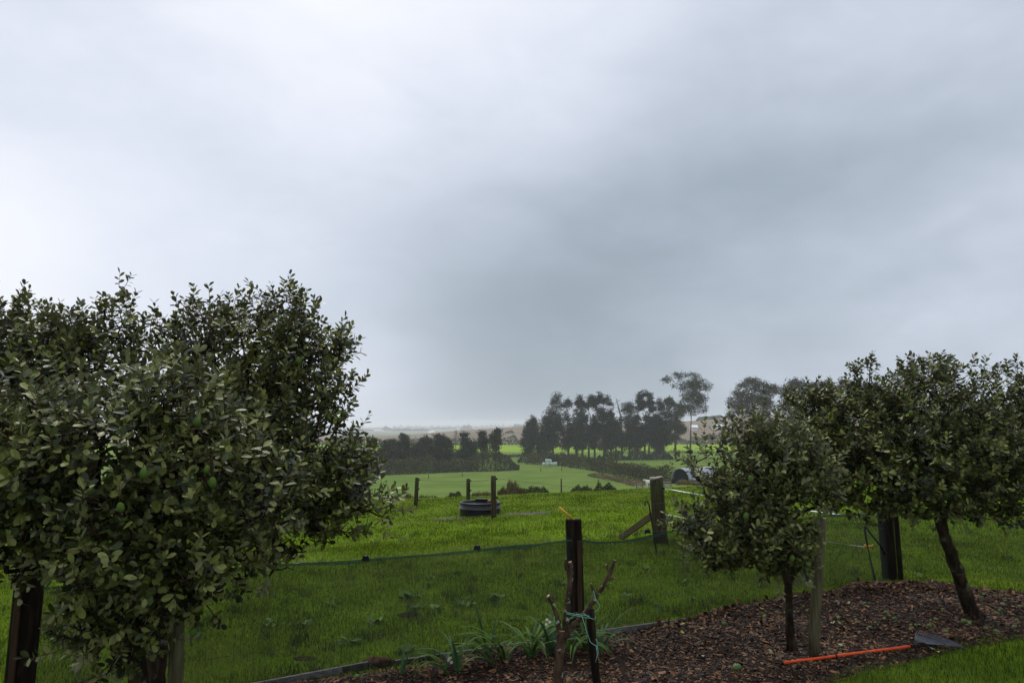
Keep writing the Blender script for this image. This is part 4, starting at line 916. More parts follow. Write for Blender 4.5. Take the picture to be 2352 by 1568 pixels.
for px, py, L, mt, lb in ((1562, 1437, .10, 'yellowleaf', 'yellow fallen leaf where the edging board ends'), (1572, 1455, .09, 'yellowleaf', 'yellow fallen leaf just inside the bed below the edging end'), (1605, 1447, .07, 'yellowleaf', 'small yellow fallen leaf to the right of the edging end'),
                          (1750, 1399, .13, 'yellowleaf', 'long yellow fallen leaf left of the thin forked trunk'), (1912, 1430, .12, 'paleleaf', 'pale green fallen leaf behind the lichened stake'), (1919, 1384, .10, 'paleleaf', 'pale fallen leaf right of the thin forked trunk'),
                          (1948, 1384, .12, 'paleleaf', 'curled grey-green leaf at the mulch back edge'), (1922, 1494, .15, 'paleleaf', 'yellow-green fallen leaf at the foot of the lichened stake'), (1937, 1487, .10, 'paleleaf', 'pale leaf lying behind the orange handle'),
                          (1955, 1431, .09, 'paleleaf', 'pair-side pale leaf in the middle of the bed'), (1926, 1433, .07, 'paleleaf', 'small whitish leaf left of the middle of the bed'), (1764, 1497, .08, 'paleleaf', 'whitish round leaf left of the thin trunk base'), (1646, 1443, .09, 'paleleaf', 'pale upright leaf near the bed edge'),
                          (1610, 1508, .11, 'paleleaf', 'crumpled pale leaf low in the bed'), (1375, 1443, .10, 'deadleaf', 'rust brown leaf beside the black stake'), (1400, 1452, .12, 'deadleaf', 'orange-brown dead leaf standing at the edging'), (2098, 1364, .14, 'deadleaf', 'tan dead leaf below the corner post'),
                          (2420, 1677, .06, 'deadleaf', 'brown leaf on the lawn outside the corner'), (2164, 1497, .12, 'deadleaf', 'brown dead leaf caught in the rake head'), (2143, 1500, .10, 'paleleaf', 'green leaf under the rake head'), (2152, 1506, .09, 'yellowleaf', 'yellow leaf against the rake head'), (2186, 1660, .05, 'deadleaf', 'tiny brown leaf in the lawn')):
    if py < 1600: litter(px, py, L, M[mt], lb, z=.05 if 'rake' in lb else .015)
# heap of brown leaf litter round the corner post and along the back edge: nobody could count it
LPs = []; 
for k in range(900):
    u = R.random()
    px = R.gauss(2046, 48) if u < .35 else (R.uniform(1640, 2340) if u < .85 else R.uniform(1380, 1660)); py = (1346 + abs(R.gauss(0, 9)) if u < .35 else (np.interp(px, [q[0] for q in back_px], [q[1] for q in back_px]) + abs(R.gauss(0, 7)) + 3))
    LPs.append(onbed(px, py, R.uniform(.01, .07 if u < .35 else .04)))
LPs = np.array(LPs); n_ = len(LPs); A = rng.normal(size=(n_, 3)); A[:, 2] *= .5
V, Fc, *_ = leaves_arrays(LPs, A, rng.normal(size=(n_, 3)) * .6 + [0, -.3, 1], rng.uniform(.03, .085, n_))
o = arr_mesh('leaf_litter', V, Fc, M['deadleaf']); setp(o, 'brown dead leaf litter along the back edge of the mulch bed', 'leaf litter', kind='stuff')
# clod of turf by the edging
tc1 = gp(868, 1530); mb = MB(); t = thing('turf_clod', 'brown clod of torn turf lying over the edging board', 'clod', tc1)
v = []; f = []
for i in range(13):
    for j in range(9):
        a = math.pi * i / 12; g_ = 2 * math.pi * j / 8; dr = Vector((math.sin(a) * math.cos(g_), math.sin(a) * math.sin(g_), math.cos(a))); rr = 1 + .45 * noise.noise(dr * 2.3) + .25 * noise.noise(dr * 7)
        v.append(tc1 + Vector((dr.x * .15, dr.y * .08, dr.z * .045 + .04)) * 1 + Vector((dr.x * .15 * (rr - 1), dr.y * .08 * (rr - 1), dr.z * .05 * (rr - 1))))
for i in range(12):
    for j in range(8): q = i * 9 + j; f.append((q, q + 9, q + 10, q + 1))
mb.add(v, f).build('soil', mk('clod_soil', [(.03, .015, .009), (.07, .035, .018), (.10, .055, .028)], 25, .9, bump=.02, bscale=30), t, tc1)

# ------------------------------------------------------------------ far trees and hedges
def quads(P, size, seed, flat=0.0):
    g = np.random.default_rng(seed); n = len(P); a = unit(g.normal(size=(n, 3)) * [1, 1, 1 - flat]); b = unit(np.cross(a, g.normal(size=(n, 3)))); s = size * g.uniform(.6, 1.4, n)
    a = a * s[:, None] * .5; b = b * (s * g.uniform(.45, .9, n))[:, None] * .5
    V = np.stack([P - a - b * .3, P - b, P + a + b * .3, P + b], 1).reshape(-1, 3)
    return V, (np.arange(n) * 4)[:, None] + np.arange(4)
def far_tree(name, label, px, Y, lobes, mat, nclump=140, per=22, size=.42, clump_r=.9, flat=.35, trunk_r=.45, lean=0, seed=0, group=None, hole=.15, tmat=None, topf=.72, zoff=0, tips=0, sub=7):
    b = G(at(px, 1050, Y).x, Y, zoff); t = thing(name, label, 'tree', b, group); g = np.random.default_rng(seed)
    lb = []
    if group == GR and 'umbrella' not in label and 'forked' not in label and name != 'gum_tree': lobes = list(lobes) + [(px - 8, 1022, 13, 14), (px + 8, 1012, 14, 18), (px + 3, 985, 14, 22)]
    for lx, ly, rx, ry in lobes:
        c_, r_l = lobe_px(lx, ly, Y, rx, ry, (rx * .8 + 2) * Y / F); lb.append((c_, r_l * .72))
        for _ in range(sub):
            d_ = unit(g.normal(size=3)); f_ = g.uniform(.26, .5); lb.append((c_ + d_ * r_l * g.uniform(.6, .92), np.maximum(r_l * f_, .5) * [1.1, 1.1, .95]))
    nclump = int(nclump * 2.1); P, D = sample_lobes(lb, nclump, seed=seed + 1, hole=hole * .7, freq=.28, shell=(.3, 1), floor=b.z + .5)
    if group == GR and mat.name in ('dark_pine_needles', 'cypress_foliage'):
        tops_ = P[np.argsort(-P[:, 2])][:60]; ex = tops_[g.choice(60, 12)]; ex = np.concatenate([ex + np.array([0, 0, q]) + g.normal(size=ex.shape) * .15 for q in (.6, 1.3)]); P = np.concatenate([P, ex]); D = np.concatenate([D, np.tile([[0, 0, 1.]], (len(ex), 1))])
    zt = b.z + (max(c[2] + r[2] * .4 for c, r in lb) - b.z) * topf; cx_ = np.mean([c[0] for c, r in lb])
    trunk = [(Vector((b.x, Y, b.z - .3)), trunk_r)] + [(Vector((b.x + (cx_ - b.x) * (u ** 1.5) + lean * u, Y, b.z + (zt - b.z) * u)), trunk_r * (1 - .75 * u)) for u in (.2, .4, .6, .8, 1)]
    subp = P[g.choice(len(P), min(len(P), 110), replace=False)]
    nodes, par, rad, ends, nt_ = skeleton(trunk, subp, .055, .42, .15, 1.2)
    MB().tube([p for p, r in trunk], [r for p, r in trunk], 8, wob=.06, seed=seed).build('trunk', tmat or M['trunk_far'], t, b)
    idx = np.arange(nt_, len(nodes)); pa = np.array(par)[idx]; V, Fq = frustums(None, None, nodes[pa], np.minimum(rad[pa], rad[idx] * 1.4), nodes[idx], rad[idx], 4)
    arr_mesh('limbs', V, Fq, tmat or M['trunk_far'], t, b, smooth=True)['kind'] = 'stuff'
    Q = (P[:, None] + g.normal(size=(len(P), per, 3)) * [clump_r * .55, clump_r * .55, clump_r * .55 * (1 - flat)] + (D[:, None] * g.uniform(0, tips, (len(P), per, 1)) if tips else 0)).reshape(-1, 3)
    Q = Q[Q[:, 2] > b.z + .1]
    V, Fq = quads(Q, size, seed + 2, flat); arr_mesh('crown', V, Fq, mat, t, b)['kind'] = 'stuff'
    return t
GR = 'pines and cypresses in the shelterbelt'
Yp_ = 250
far_tree('cypress_tree', 'broad dark cypress at the left end of the shelterbelt, lower than the rest', 1222, 246, [(1222, 1010, 24, 42), (1212, 985, 12, 22), (1232, 980, 14, 22), (1240, 1025, 14, 26), (1208, 1025, 14, 26)], M['cyp'], 300, 20, seed=40, group=GR, hole=.05, tmat=M['trunk_red'])
far_tree('cypress_tree', 'tall pointed cypress with two tips, second from the left in the shelterbelt', 1270, 250, [(1278, 950, 14, 40), (1281, 925, 9, 16), (1258, 955, 8, 26), (1270, 985, 18, 36), (1262, 1005, 12, 20)], M['cyp'], 300, 20, seed=41, group=GR, hole=.1, tips=1.2, tmat=M['trunk_red'])
far_tree('pine_tree', 'flat-topped pine right of the two-tipped cypress', 1306, 252, [(1302, 930, 14, 10), (1304, 965, 11, 20), (1300, 1000, 11, 24), (1290, 985, 8, 16)], M['pine'], 170, 20, seed=42, group=GR, hole=.3)
far_tree('cypress_tree', 'narrow tiered cypress with a ragged skirt in the left half of the shelterbelt', 1324, 248, [(1328, 925, 13, 14), (1326, 960, 15, 30), (1326, 1000, 17, 30), (1330, 1025, 16, 18)], M['cyp'], 260, 20, seed=43, group=GR, flat=.6, hole=.12)
far_tree('pine_tree', 'forked pine with open limbs against the sky left of the middle of the shelterbelt', 1352, 251, [(1358, 922, 12, 13), (1344, 932, 9, 10), (1366, 935, 8, 10), (1360, 990, 10, 20), (1356, 1010, 9, 12)], M['pine'], 150, 20, seed=44, group=GR, hole=.25)
far_tree('pine_tree', 'broad dark pine in the middle of the shelterbelt', 1388, 252, [(1376, 918, 13, 12), (1396, 922, 14, 13), (1386, 950, 20, 18), (1376, 985, 20, 26), (1398, 990, 22, 30), (1366, 1005, 12, 16)], M['pine'], 380, 20, seed=45, group=GR, hole=.12)
far_tree('macrocarpa_tree', 'rounded greener tree low in the middle of the shelterbelt', 1415, 249, [(1412, 995, 22, 28), (1430, 1010, 16, 18), (1402, 1018, 14, 14)], M['cyp'], 220, 20, seed=46, group=GR, hole=.05)
far_tree('cedar_tree', 'tiered pointed conifer just right of the dead snag', 1446, 251, [(1442, 930, 9, 9), (1444, 948, 16, 11), (1446, 968, 20, 12), (1448, 990, 18, 16), (1450, 1012, 14, 14)], M['pine'], 280, 20, seed=47, group=GR, flat=.75, hole=.1, tips=1.5)
far_tree('pine_tree', 'umbrella-topped pine with a bare forked trunk, right half of the shelterbelt', 1481, 250, [(1474, 912, 10, 10), (1489, 912, 9, 10), (1481, 925, 22, 9), (1466, 938, 9, 7), (1500, 938, 10, 7)], M['pine'], 150, 20, seed=48, group=GR, hole=.2)
far_tree('pine_tree', 'dense dark pine under the umbrella-topped one', 1490, 248, [(1488, 985, 20, 24), (1476, 1010, 18, 20), (1502, 1010, 16, 22), (1500, 965, 12, 12)], M['pine'], 300, 20, seed=49, group=GR, hole=.1)
far_tree('pine_tree', 'ragged dark pine at the left shoulder of the tall gum', 1524, 252, [(1517, 930, 12, 11), (1528, 950, 16, 14), (1520, 980, 18, 22), (1532, 1000, 16, 20), (1512, 1012, 12, 16)], M['pine'], 280, 20, seed=50, group=GR, hole=.15)
far_tree('gum_tree', 'slim brownish gum in front of the tall gum on thin bare stems', 1552, 247, [(1542, 925, 14, 14), (1556, 945, 14, 20), (1548, 970, 16, 20), (1562, 985, 14, 20), (1545, 1005, 12, 12)], M['gum'], 230, 18, seed=51, group=GR, hole=.2)
far_tree('gum_tree', 'tallest gum tree with an open spreading crown at the right end of the shelterbelt', 1586, 255, [(1578, 862, 16, 10), (1600, 868, 12, 10), (1535, 870, 16, 8), (1556, 862, 12, 8), (1560, 890, 20, 12), (1590, 885, 22, 13), (1618, 892, 14, 12), (1628, 880, 8, 6), (1580, 910, 24, 13), (1606, 918, 16, 12), (1616, 938, 14, 9), (1570, 935, 20, 14), (1560, 960, 14, 14), (1592, 945, 9, 8), (1585, 885, 34, 22), (1592, 915, 30, 22), (1578, 940, 22, 20)], M['gum'], 420, 15, seed=52, clump_r=.95, size=.40, flat=.2, hole=.22, trunk_r=.4, topf=.5, zoff=1)
far_tree('gum_tree', 'big round brownish gum tree to the right of the gap', 1735, 235, [(1728, 882, 28, 16), (1700, 905, 18, 18), (1750, 890, 24, 18), (1775, 900, 16, 18), (1685, 925, 14, 22), (1730, 915, 36, 24), (1760, 935, 26, 24), (1715, 945, 26, 20), (1680, 955, 10, 14), (1740, 970, 30, 24)], M['gum_brown'], 620, 18, seed=53, clump_r=1.1, hole=.25, trunk_r=.6, zoff=1)
far_tree('macrocarpa_tree', 'dark spiky macrocarpa right of the brownish gum', 1820, 238, [(1822, 895, 20, 20), (1834, 882, 10, 10), (1810, 905, 14, 20), (1820, 935, 24, 24), (1822, 970, 26, 24)], M['pine'], 380, 20, seed=54, tips=1.6, hole=.1)
far_tree('gum_tree', 'olive round-headed tree peeping above the broad feijoa', 1885, 236, [(1884, 888, 26, 18), (1900, 900, 24, 18), (1885, 930, 34, 30)], M['bush'], 300, 20, seed=55, hole=.05)
far_tree('gum_tree', 'brownish tree barely seen over the broad feijoa crown', 1950, 236, [(1945, 890, 26, 20), (1970, 895, 24, 20), (1955, 930, 36, 30), (2010, 900, 30, 25)], M['gum_brown'], 300, 20, seed=56, hole=.1)
far_tree('macrocarpa_tree', 'dark tree behind the top of the broad feijoa at right', 2060, 238, [(2085, 885, 18, 14), (2110, 895, 30, 20), (2070, 920, 40, 30)], M['pine'], 260, 20, seed=57, hole=.1)
for px_, yt_, lb_, sd_ in ((1338, 935, 'slim dark conifer filling the gap beside the narrow tiered cypress', 140), (1366, 958, 'dark conifer low between the forked pine and the broad pine', 141), (1404, 940, 'dark conifer close behind the broad pine, right side', 142), (1464, 955, 'dark conifer under the left edge of the umbrella-topped pine', 143), (1508, 950, 'dark conifer between the umbrella-topped pine and the ragged pine', 144), (1252, 990, 'low dark conifer between the two leftmost cypresses', 145)):
    far_tree('conifer_tree', lb_, px_, 257, [(px_, yt_ + 12, 8, 12), (px_ + 4, yt_ + 34, 13, 22), (px_ - 4, 1000, 15, 26)], M['pine'], 170, 20, seed=sd_, group=GR, hole=.1)
# dead snag
b = G(at(1428, 1000, 253).x, 253); t = thing('dead_tree', 'leaning bare dead snag between the broad pine and the tiered conifer', 'tree', b)
s0 = at(1427, 960, 253); s1 = at(1415, 914, 253)
MB().tube([b, s0, s1], [.4, .3, .1], 6).build('trunk', M['bare'], t, b)
for k in range(9):
    u = .25 + .7 * k / 9; p = s0.lerp(s1, u); q = p + Vector((R.uniform(.3, 1) * 2.2 * (1 if k % 3 else -1), R.uniform(-1, 1), R.uniform(.2, 1.2))); MB().tube([p, q], [.09, .03], 4).build('limb', M['bare'], t, b)
# trees over the left hedge
GL = 'trees growing in the left hedge'
Yh = 196
for (px, lobes, mat, nc, lb, nm, sd) in (
    (820, [(820, 1018, 13, 12), (806, 1026, 12, 12)], 'pine', 120, 'dark tree at the left end of the far hedge, half behind feijoa leaves', 'macrocarpa_tree', 60),
    (857, [(857, 1014, 12, 9), (850, 1026, 14, 12)], 'pine', 110, 'low dark tree second from the left on the far hedge', 'macrocarpa_tree', 61),
    (896, [(896, 1024, 17, 13), (888, 1036, 16, 10)], 'hedge_dark', 150, 'broad rounded bush-like tree left of the tall hedge tree', 'broadleaf_tree', 62),
    (927, [(926, 1006, 10, 10), (930, 1016, 14, 9), (924, 1030, 15, 12), (940, 1034, 12, 10)], 'pine', 190, 'dark tree with a narrow raised top in the left part of the hedge', 'pine_tree', 63),
    (958, [(958, 1028, 12, 10), (964, 1038, 12, 10)], 'hedge_dark', 100, 'small rounded tree in the dip of the hedge', 'broadleaf_tree', 64),
    (982, [(981, 1012, 13, 12), (974, 1022, 12, 10), (986, 1034, 16, 12)], 'cyp', 180, 'spreading dark tree left of the widest hedge tree', 'pine_tree', 65),
    (1015, [(1008, 1002, 8, 9), (1014, 1012, 16, 12), (1028, 1020, 11, 13), (1016, 1032, 20, 14)], 'cyp', 260, 'widest dark tree in the middle of the far hedge', 'macrocarpa_tree', 66),
    (1075, [(1068, 1003, 8, 10), (1070, 1018, 14, 15), (1086, 1024, 10, 12), (1076, 1036, 16, 12)], 'cyp', 220, 'dark round-shouldered tree right of the bare one', 'cypress_tree', 67),
    (1109, [(1107, 1001, 5, 9), (1111, 1014, 9, 9), (1110, 1026, 9, 9)], 'pine', 110, 'small open tree with a pointed top near the right end of the hedge', 'pine_tree', 68),
    (1138, [(1142, 994, 7, 9), (1134, 1005, 8, 9), (1140, 1014, 9, 8), (1137, 1026, 5, 5)], 'pine', 120, 'small tree on a bare stem at the right end of the hedge', 'pine_tree', 69)):
    lobes = lobes + [(px - 6, 1043, 15, 11), (px + 12, 1045, 14, 10)] if px not in (1109, 1138) else lobes + [(px + 2, 1046, 7, 6)]; far_tree(nm, lb, px, Yh, lobes, M[mat], nc, 20, size=.36, clump_r=.7, trunk_r=.25, seed=sd, group=GL, hole=.12, tips=.5)
b = G(at(1047, 1040, 205).x, 205); t = thing('bare_tree', 'pale leafless tree standing over the hedge', 'tree', b, GL); tp1 = at(1047, 985, 205)
nodes, par, rad, ends, nt_ = skeleton([(b, .18), (b.lerp(tp1, .4), .14), (b.lerp(tp1, .95), .05)], sample_lobes([lobe_px(1047, 1005, 205, 7, 20, .9)], 150, seed=4)[0], .03, .4, .2, .8)
idx = np.arange(1, len(nodes)); pa = np.array(par)[idx]; V, Fq = frustums(None, None, nodes[pa], np.minimum(rad[pa], rad[idx] * 1.4), nodes[idx], rad[idx], 4); arr_mesh('branches', V, Fq, M['bare'], t, b)['kind'] = 'stuff'

def hedge(name, label, pts, h, wd, n, mat, size, seed, cat='hedge', group=None, lump=.35, freq=.25, zoff=0, parts=True, upright=False):
    """pts: ground points; a lumpy ridge of small leafy faces with stems inside"""
    g = np.random.default_rng(seed); pts = [Vector(p) for p in pts]; L = [0]
    for i in range(1, len(pts)): L.append(L[-1] + (pts[i] - pts[i - 1]).length)
    b = pts[0].copy(); b.z = float(gz(b.x, b.y)); t = thing(name, label, cat, b, group)
    s = g.uniform(0, L[-1], n); X = np.interp(s, L, [p.x for p in pts]); Y = np.interp(s, L, [p.y for p in pts]); d = (pts[-1] - pts[0]); d = Vector((d.x, d.y, 0)).normalized(); nx, ny = -d.y, d.x
    th = g.uniform(0, np.pi, n); r = g.uniform(.55, 1.02, n); hv = np.array([1 + lump * 2 * noise.noise(Vector((q * freq, seed, 0))) + lump * noise.noise(Vector((q * freq * 3.7, seed, 3))) for q in s])
    endt = np.clip(np.minimum(s, L[-1] - s) / (h * .8), .12, 1) ** .4
    hh = h * hv * endt; off_ = np.cos(th) * wd * .5 * r * np.minimum(1.3, hv) * endt; X = X + nx * off_; Y = Y + ny * off_
    Z = gz(X, Y) + zoff + np.sin(th) * hh * r
    V, Fq = quads(np.stack([X, Y, Z], 1), size, seed, 0)
    if upright:
        n2 = len(X); h2 = size * 2.2 * g.uniform(.5, 1.3, n2); th2 = g.uniform(0, 6.28, n2); sd = np.stack([np.cos(th2), np.sin(th2), np.zeros(n2)], 1) * size * .12; P0 = np.stack([X, Y, Z - h2 * .4], 1); P1 = P0 + np.stack([g.normal(size=n2) * .15 * h2, g.normal(size=n2) * .15 * h2, h2], 1)
        V = np.stack([P0 - sd, P0 + sd, P1 + sd * .3, P1 - sd * .3], 1).reshape(-1, 3)
    arr_mesh('foliage', V, Fq, mat, t, b)['kind'] = 'stuff'
    mb = MB()
    for k in range(max(3, int(L[-1] / (h * 1.2)))):
        q = (k + .5) / max(3, int(L[-1] / (h * 1.2))) * L[-1]; x = float(np.interp(q, L, [p.x for p in pts])); y = float(np.interp(q, L, [p.y for p in pts])); z = float(gz(x, y)) + zoff
        mb.tube([(x, y, z - .1), (x + g.normal() * .1 * h, y, z + h * .6)], [.04 * h, .015 * h], 4)
    mb.build('stems', M['trunk_far'], t, b)['kind'] = 'stuff'
    return t
def gl(px, py, Y): return Vector((at(px, py, Y).x, Y, 0))
hedge('hedge', 'long brownish green hedge under the left-hand far trees', [gl(600, 1060, 178), gl(735, 1060, 182), gl(900, 1060, 187), gl(1050, 1060, 191), gl(1192, 1060, 193)], 4.3, 5, 21000, M['hedge'], .42, 70, lump=.38, freq=.11)
hedge('shrub', 'tall dark scrub growing behind the long left-hand hedge', [gl(600, 1060, 190), gl(820, 1060, 196), gl(960, 1060, 199), gl(1100, 1060, 200)], 6.2, 6, 13000, M['hedge_dark'], .48, 88, cat='scrub', lump=.5, freq=.09)
hedge('hedge', 'low brownish hedge running diagonally down from the bales towards the hooped shelter', [gl(1215, 1060, 226), gl(1290, 1060, 213), gl(1380, 1070, 180), gl(1470, 1080, 150), gl(1545, 1090, 132)], 3.1, 4.5, 15000, M['hedge'], .36, 71, lump=.36, freq=.13)
hedge('shrub', 'rounded yellow-green bush at the foot of the shelterbelt above the bales', [gl(1256, 1050, 214), gl(1283, 1050, 214)], 6.0, 6.0, 2600, M['bush'], .42, 72, cat='bush', lump=.1)
hedge('shrub', 'dark undergrowth below the right half of the shelterbelt', [gl(1372, 1050, 243), gl(1420, 1050, 243), gl(1480, 1050, 243), gl(1545, 1050, 243)], 3.2, 6, 5200, M['hedge_dark'], .45, 73, cat='shrubs', lump=.45)
hedge('shrub', 'dark undergrowth below the left half of the shelterbelt', [gl(1190, 1050, 236), gl(1260, 1050, 238), gl(1330, 1050, 240)], 3.0, 6, 4200, M['hedge_dark'], .45, 74, cat='shrubs', lump=.4)
hedge('hedge', 'thin dark hedge line between the two bright fields left of the shelterbelt', [gl(1020, 1035, 275), gl(1200, 1035, 275)], 1.4, 2, 1600, M['hedge_dark'], .5, 75, lump=.1)
hedge('hedge', 'thin dark hedge line between far fields right of the shelterbelt', [gl(1420, 1030, 315), gl(1560, 1030, 315), gl(1800, 1030, 315), gl(1950, 1030, 315)], 1.4, 2, 2200, M['hedge_dark'], .5, 76, lump=.1)
hedge('tree_belt', 'row of dark bushes at the foot of the brown hillside left of the shelterbelt', [gl(640, 1018, 440), gl(900, 1018, 440), gl(1200, 1018, 440), gl(1260, 1018, 440)], 4.2, 6, 5000, M['hedge_dark'], 1.0, 77, cat='bushes', lump=.5, freq=.08)
hedge('tree_belt', 'row of dark bushes at the foot of the hill right of the tall gum', [gl(1500, 1005, 460), gl(1700, 1005, 460), gl(1950, 1005, 460)], 5, 7, 4000, M['hedge_dark'], 1.1, 78, cat='bushes', lump=.5, freq=.06)
hedge('rank_grass_strip', 'strip of rusty rank grass along the diagonal hedge', [gl(1360, 1080, 165), gl(1440, 1090, 143), gl(1530, 1100, 118)], .55, 3.2, 6500, M['rank'], .42, 79, cat='grass strip', lump=.2)
# rushes and scrub just over the brow
GS = 'clumps of rushes and scrub along the brow'
def clump(x0, x1, ytop, Y, mat, lb, seed, n=1400, up=True, nm='rush_clump', cat='rushes'):
    c0, c1 = gl(x0, 1120, Y), gl(x1, 1120, Y); zt = at((x0 + x1) / 2, ytop, Y).z - float(gz((c0.x + c1.x) / 2, Y)); hedge(nm, lb, [c0, c1], zt * .8, zt * 1.2, n, M[mat], .10, seed, cat, GS, lump=.3, freq=3.1, upright=up)
clump(1143, 1206, 1099, 45, 'rush', 'tallest clump of brown rushes on the brow right of the trough', 80, 2600)
clump(1200, 1262, 1111, 45, 'scrub', 'low dark scrub clump right of the tallest rushes', 81, 1800, False)
clump(1308, 1364, 1108, 46, 'scrub', 'left of two rounded low scrub clumps left of the round post', 82, 2200, False)
clump(1358, 1418, 1106, 46, 'scrub', 'right of two rounded low scrub clumps left of the round post', 83, 2200, False)
clump(1022, 1066, 1128, 43, 'scrub', 'little green scrub tuft on the brow left of the middle trough post', 84, 900, False)
clump(1078, 1130, 1128, 43, 'rush', 'thin line of brown rushes behind the trough', 85, 800)
clump(896, 955, 1134, 42, 'rush', 'brown rushes on the brow behind the left trough post', 86, 1100)
clump(960, 1005, 1137, 42, 'rush', 'sparse rushes on the brow just right of the left trough post', 87, 500)

# silage bales
bm_ = MB().lathe((0, 0, 0), [(.30, -.58), (.52, -.56), (.60, -.45), (.61, 0), (.60, .45), (.52, .56), (.30, .58)], 16).build('src', M['bale']); BALE = bm_.data; bpy.data.objects.remove(bm_)
lbs = ['topmost wrapped bale of the far pile', 'leftmost wrapped bale of the far pile', 'wrapped bale just right of the leftmost one', 'wrapped bale low in the middle of the far pile', 'upper wrapped bale right of the top one', 'wrapped bale right of middle in the far pile', 'rightmost wrapped bale of the far pile', 'second wrapped bale from the right in the far pile']
zz0 = None
for k, (px, lv, dy) in enumerate(((1256, 1, 0), (1250, 0, -.2), (1257.5, 0, -.6), (1262.5, 0, .3), (1263, .85, .3), (1267, 0, -.3), (1276, 0, 0), (1271.5, 0, -.4))):
    Y = 205 + dy; x = at(px, 1065, Y).x; o = bpy.data.objects.new('silage_bale', BALE); col.objects.link(o); o.location = (x, Y, float(gz(x, Y)) + .55 + lv * 1.02 + .3); o.rotation_euler = (1.57 if k % 2 else .1, R.uniform(-.1, .1), R.uniform(-.8, .8)); o.scale = (.85, .85, .85); setp(o, 'pale green ' + lbs[k], 'bale', 'wrapped bales piled by the hedge')

# hooped shelter
Ys = 93; sb_ = G(at(1563, 1108, Ys).x, Ys); k = Ys / F
ts = thing('hooped_shelter', 'half-round corrugated steel shelter with a dark open end', 'shed', sb_)
ax = Vector((.80, .60, 0)).normalized(); sx_ = Vector((ax.y, -ax.x, 0)); r_ = 1.55; Ls = 7
v = []; f = []; na = 20; nl = 60
for j in range(nl + 1):
    for i in range(na + 1):
        a = math.pi * i / na; rr = r_ + .03 * math.sin(j * math.pi * .5) ; v.append(sb_ + ax * (Ls * j / nl) + sx_ * rr * -math.cos(a) * .95 + Vector((0, 0, .45 + rr * 1.0 * math.sin(a))))
for j in range(nl):
    for i in range(na): q = j * (na + 1) + i; f.append((q, q + 1, q + na + 2, q + na + 1))
o = MB().add(v, f).build('steel_shell', M['shell'], ts, sb_); md = o.modifiers.new('thickness', 'SOLIDIFY'); md.thickness = .05
for s in (-1, 1): MB().box(sb_ + ax * Ls / 2 + sx_ * s * r_ * .97 + Vector((0, 0, .15)), Ls, .12, .75, ax, sx_, Vector((0, 0, 1))).build('side_board', M['shed_dark'], ts, sb_, smooth=False)
e = [sb_ + ax * .35 + sx_ * r_ * .93 * -math.cos(math.pi * i / na) + Vector((0, 0, .43 + r_ * .97 * math.sin(math.pi * i / na))) for i in range(na + 1)]; e += [e[-1] - Vector((0, 0, .7)), e[0] - Vector((0, 0, .7))]
mb = MB(); mb.add(e, [tuple(range(len(e)))]); o = mb.build('end_shade_wall', M['shed_dark'], ts, sb_, smooth=False); md = o.modifiers.new('thickness', 'SOLIDIFY'); md.thickness = .06  # near-black wall just inside the open end, its colour standing in for interior shade
MB().tube([sb_ + sx_ * r_ * -.95 * math.cos(math.pi * i / na) - ax * .02 + Vector((0, 0, .45 + r_ * math.sin(math.pi * i / na))) for i in range(na + 1)], .05, 6).build('end_rim', M['shell'], ts, sb_)
hedge('rank_grass_strip', 'rusty tufts of rank grass along the foot of the hooped shelter', [gl(1556, 1110, 88), gl(1600, 1110, 86), gl(1640, 1110, 84)], .55, 1.5, 2000, M['rank'], .22, 90, cat='grass strip', lump=.3)
# yard rails
yb = G(at(1462, 1117, 86).x, 86); ty = thing('stock_yard', 'small railed stock yard left of the hooped shelter', 'yard', yb)
xs_ = [1462, 1476, 1486, 1508, 1524, 1540]; ps = [G(at(x, 1117, 86).x, 86 - (.0 if i < 3 else .3)) for i, x in enumerate(xs_)]
hy_ = at(1470, 1104.5, 86).z - yb.z
for p in ps: MB().box(p + Vector((0, 0, hy_ / 2)), .12, .12, hy_).build('post', M['rail_brown'], ty, yb, smooth=False)
for a, b in zip(ps[:-1], ps[1:]):
    for q in (.96, .62, .34, .1):
        a2 = Vector((a.x, a.y - .1, a.z + hy_ * q)); b2 = Vector((b.x, b.y - .1, b.z + hy_ * q)); 
        if abs(a.x - ps[1].x) < .01 and q < .9: continue
        dd = (b2 - a2); MB().box((a2 + b2) / 2, dd.length, .04, .10, dd.normalized()).build('rail', M['rail_brown'] if q > .9 or q == .34 and False else M['rail'], ty, yb, smooth=False)
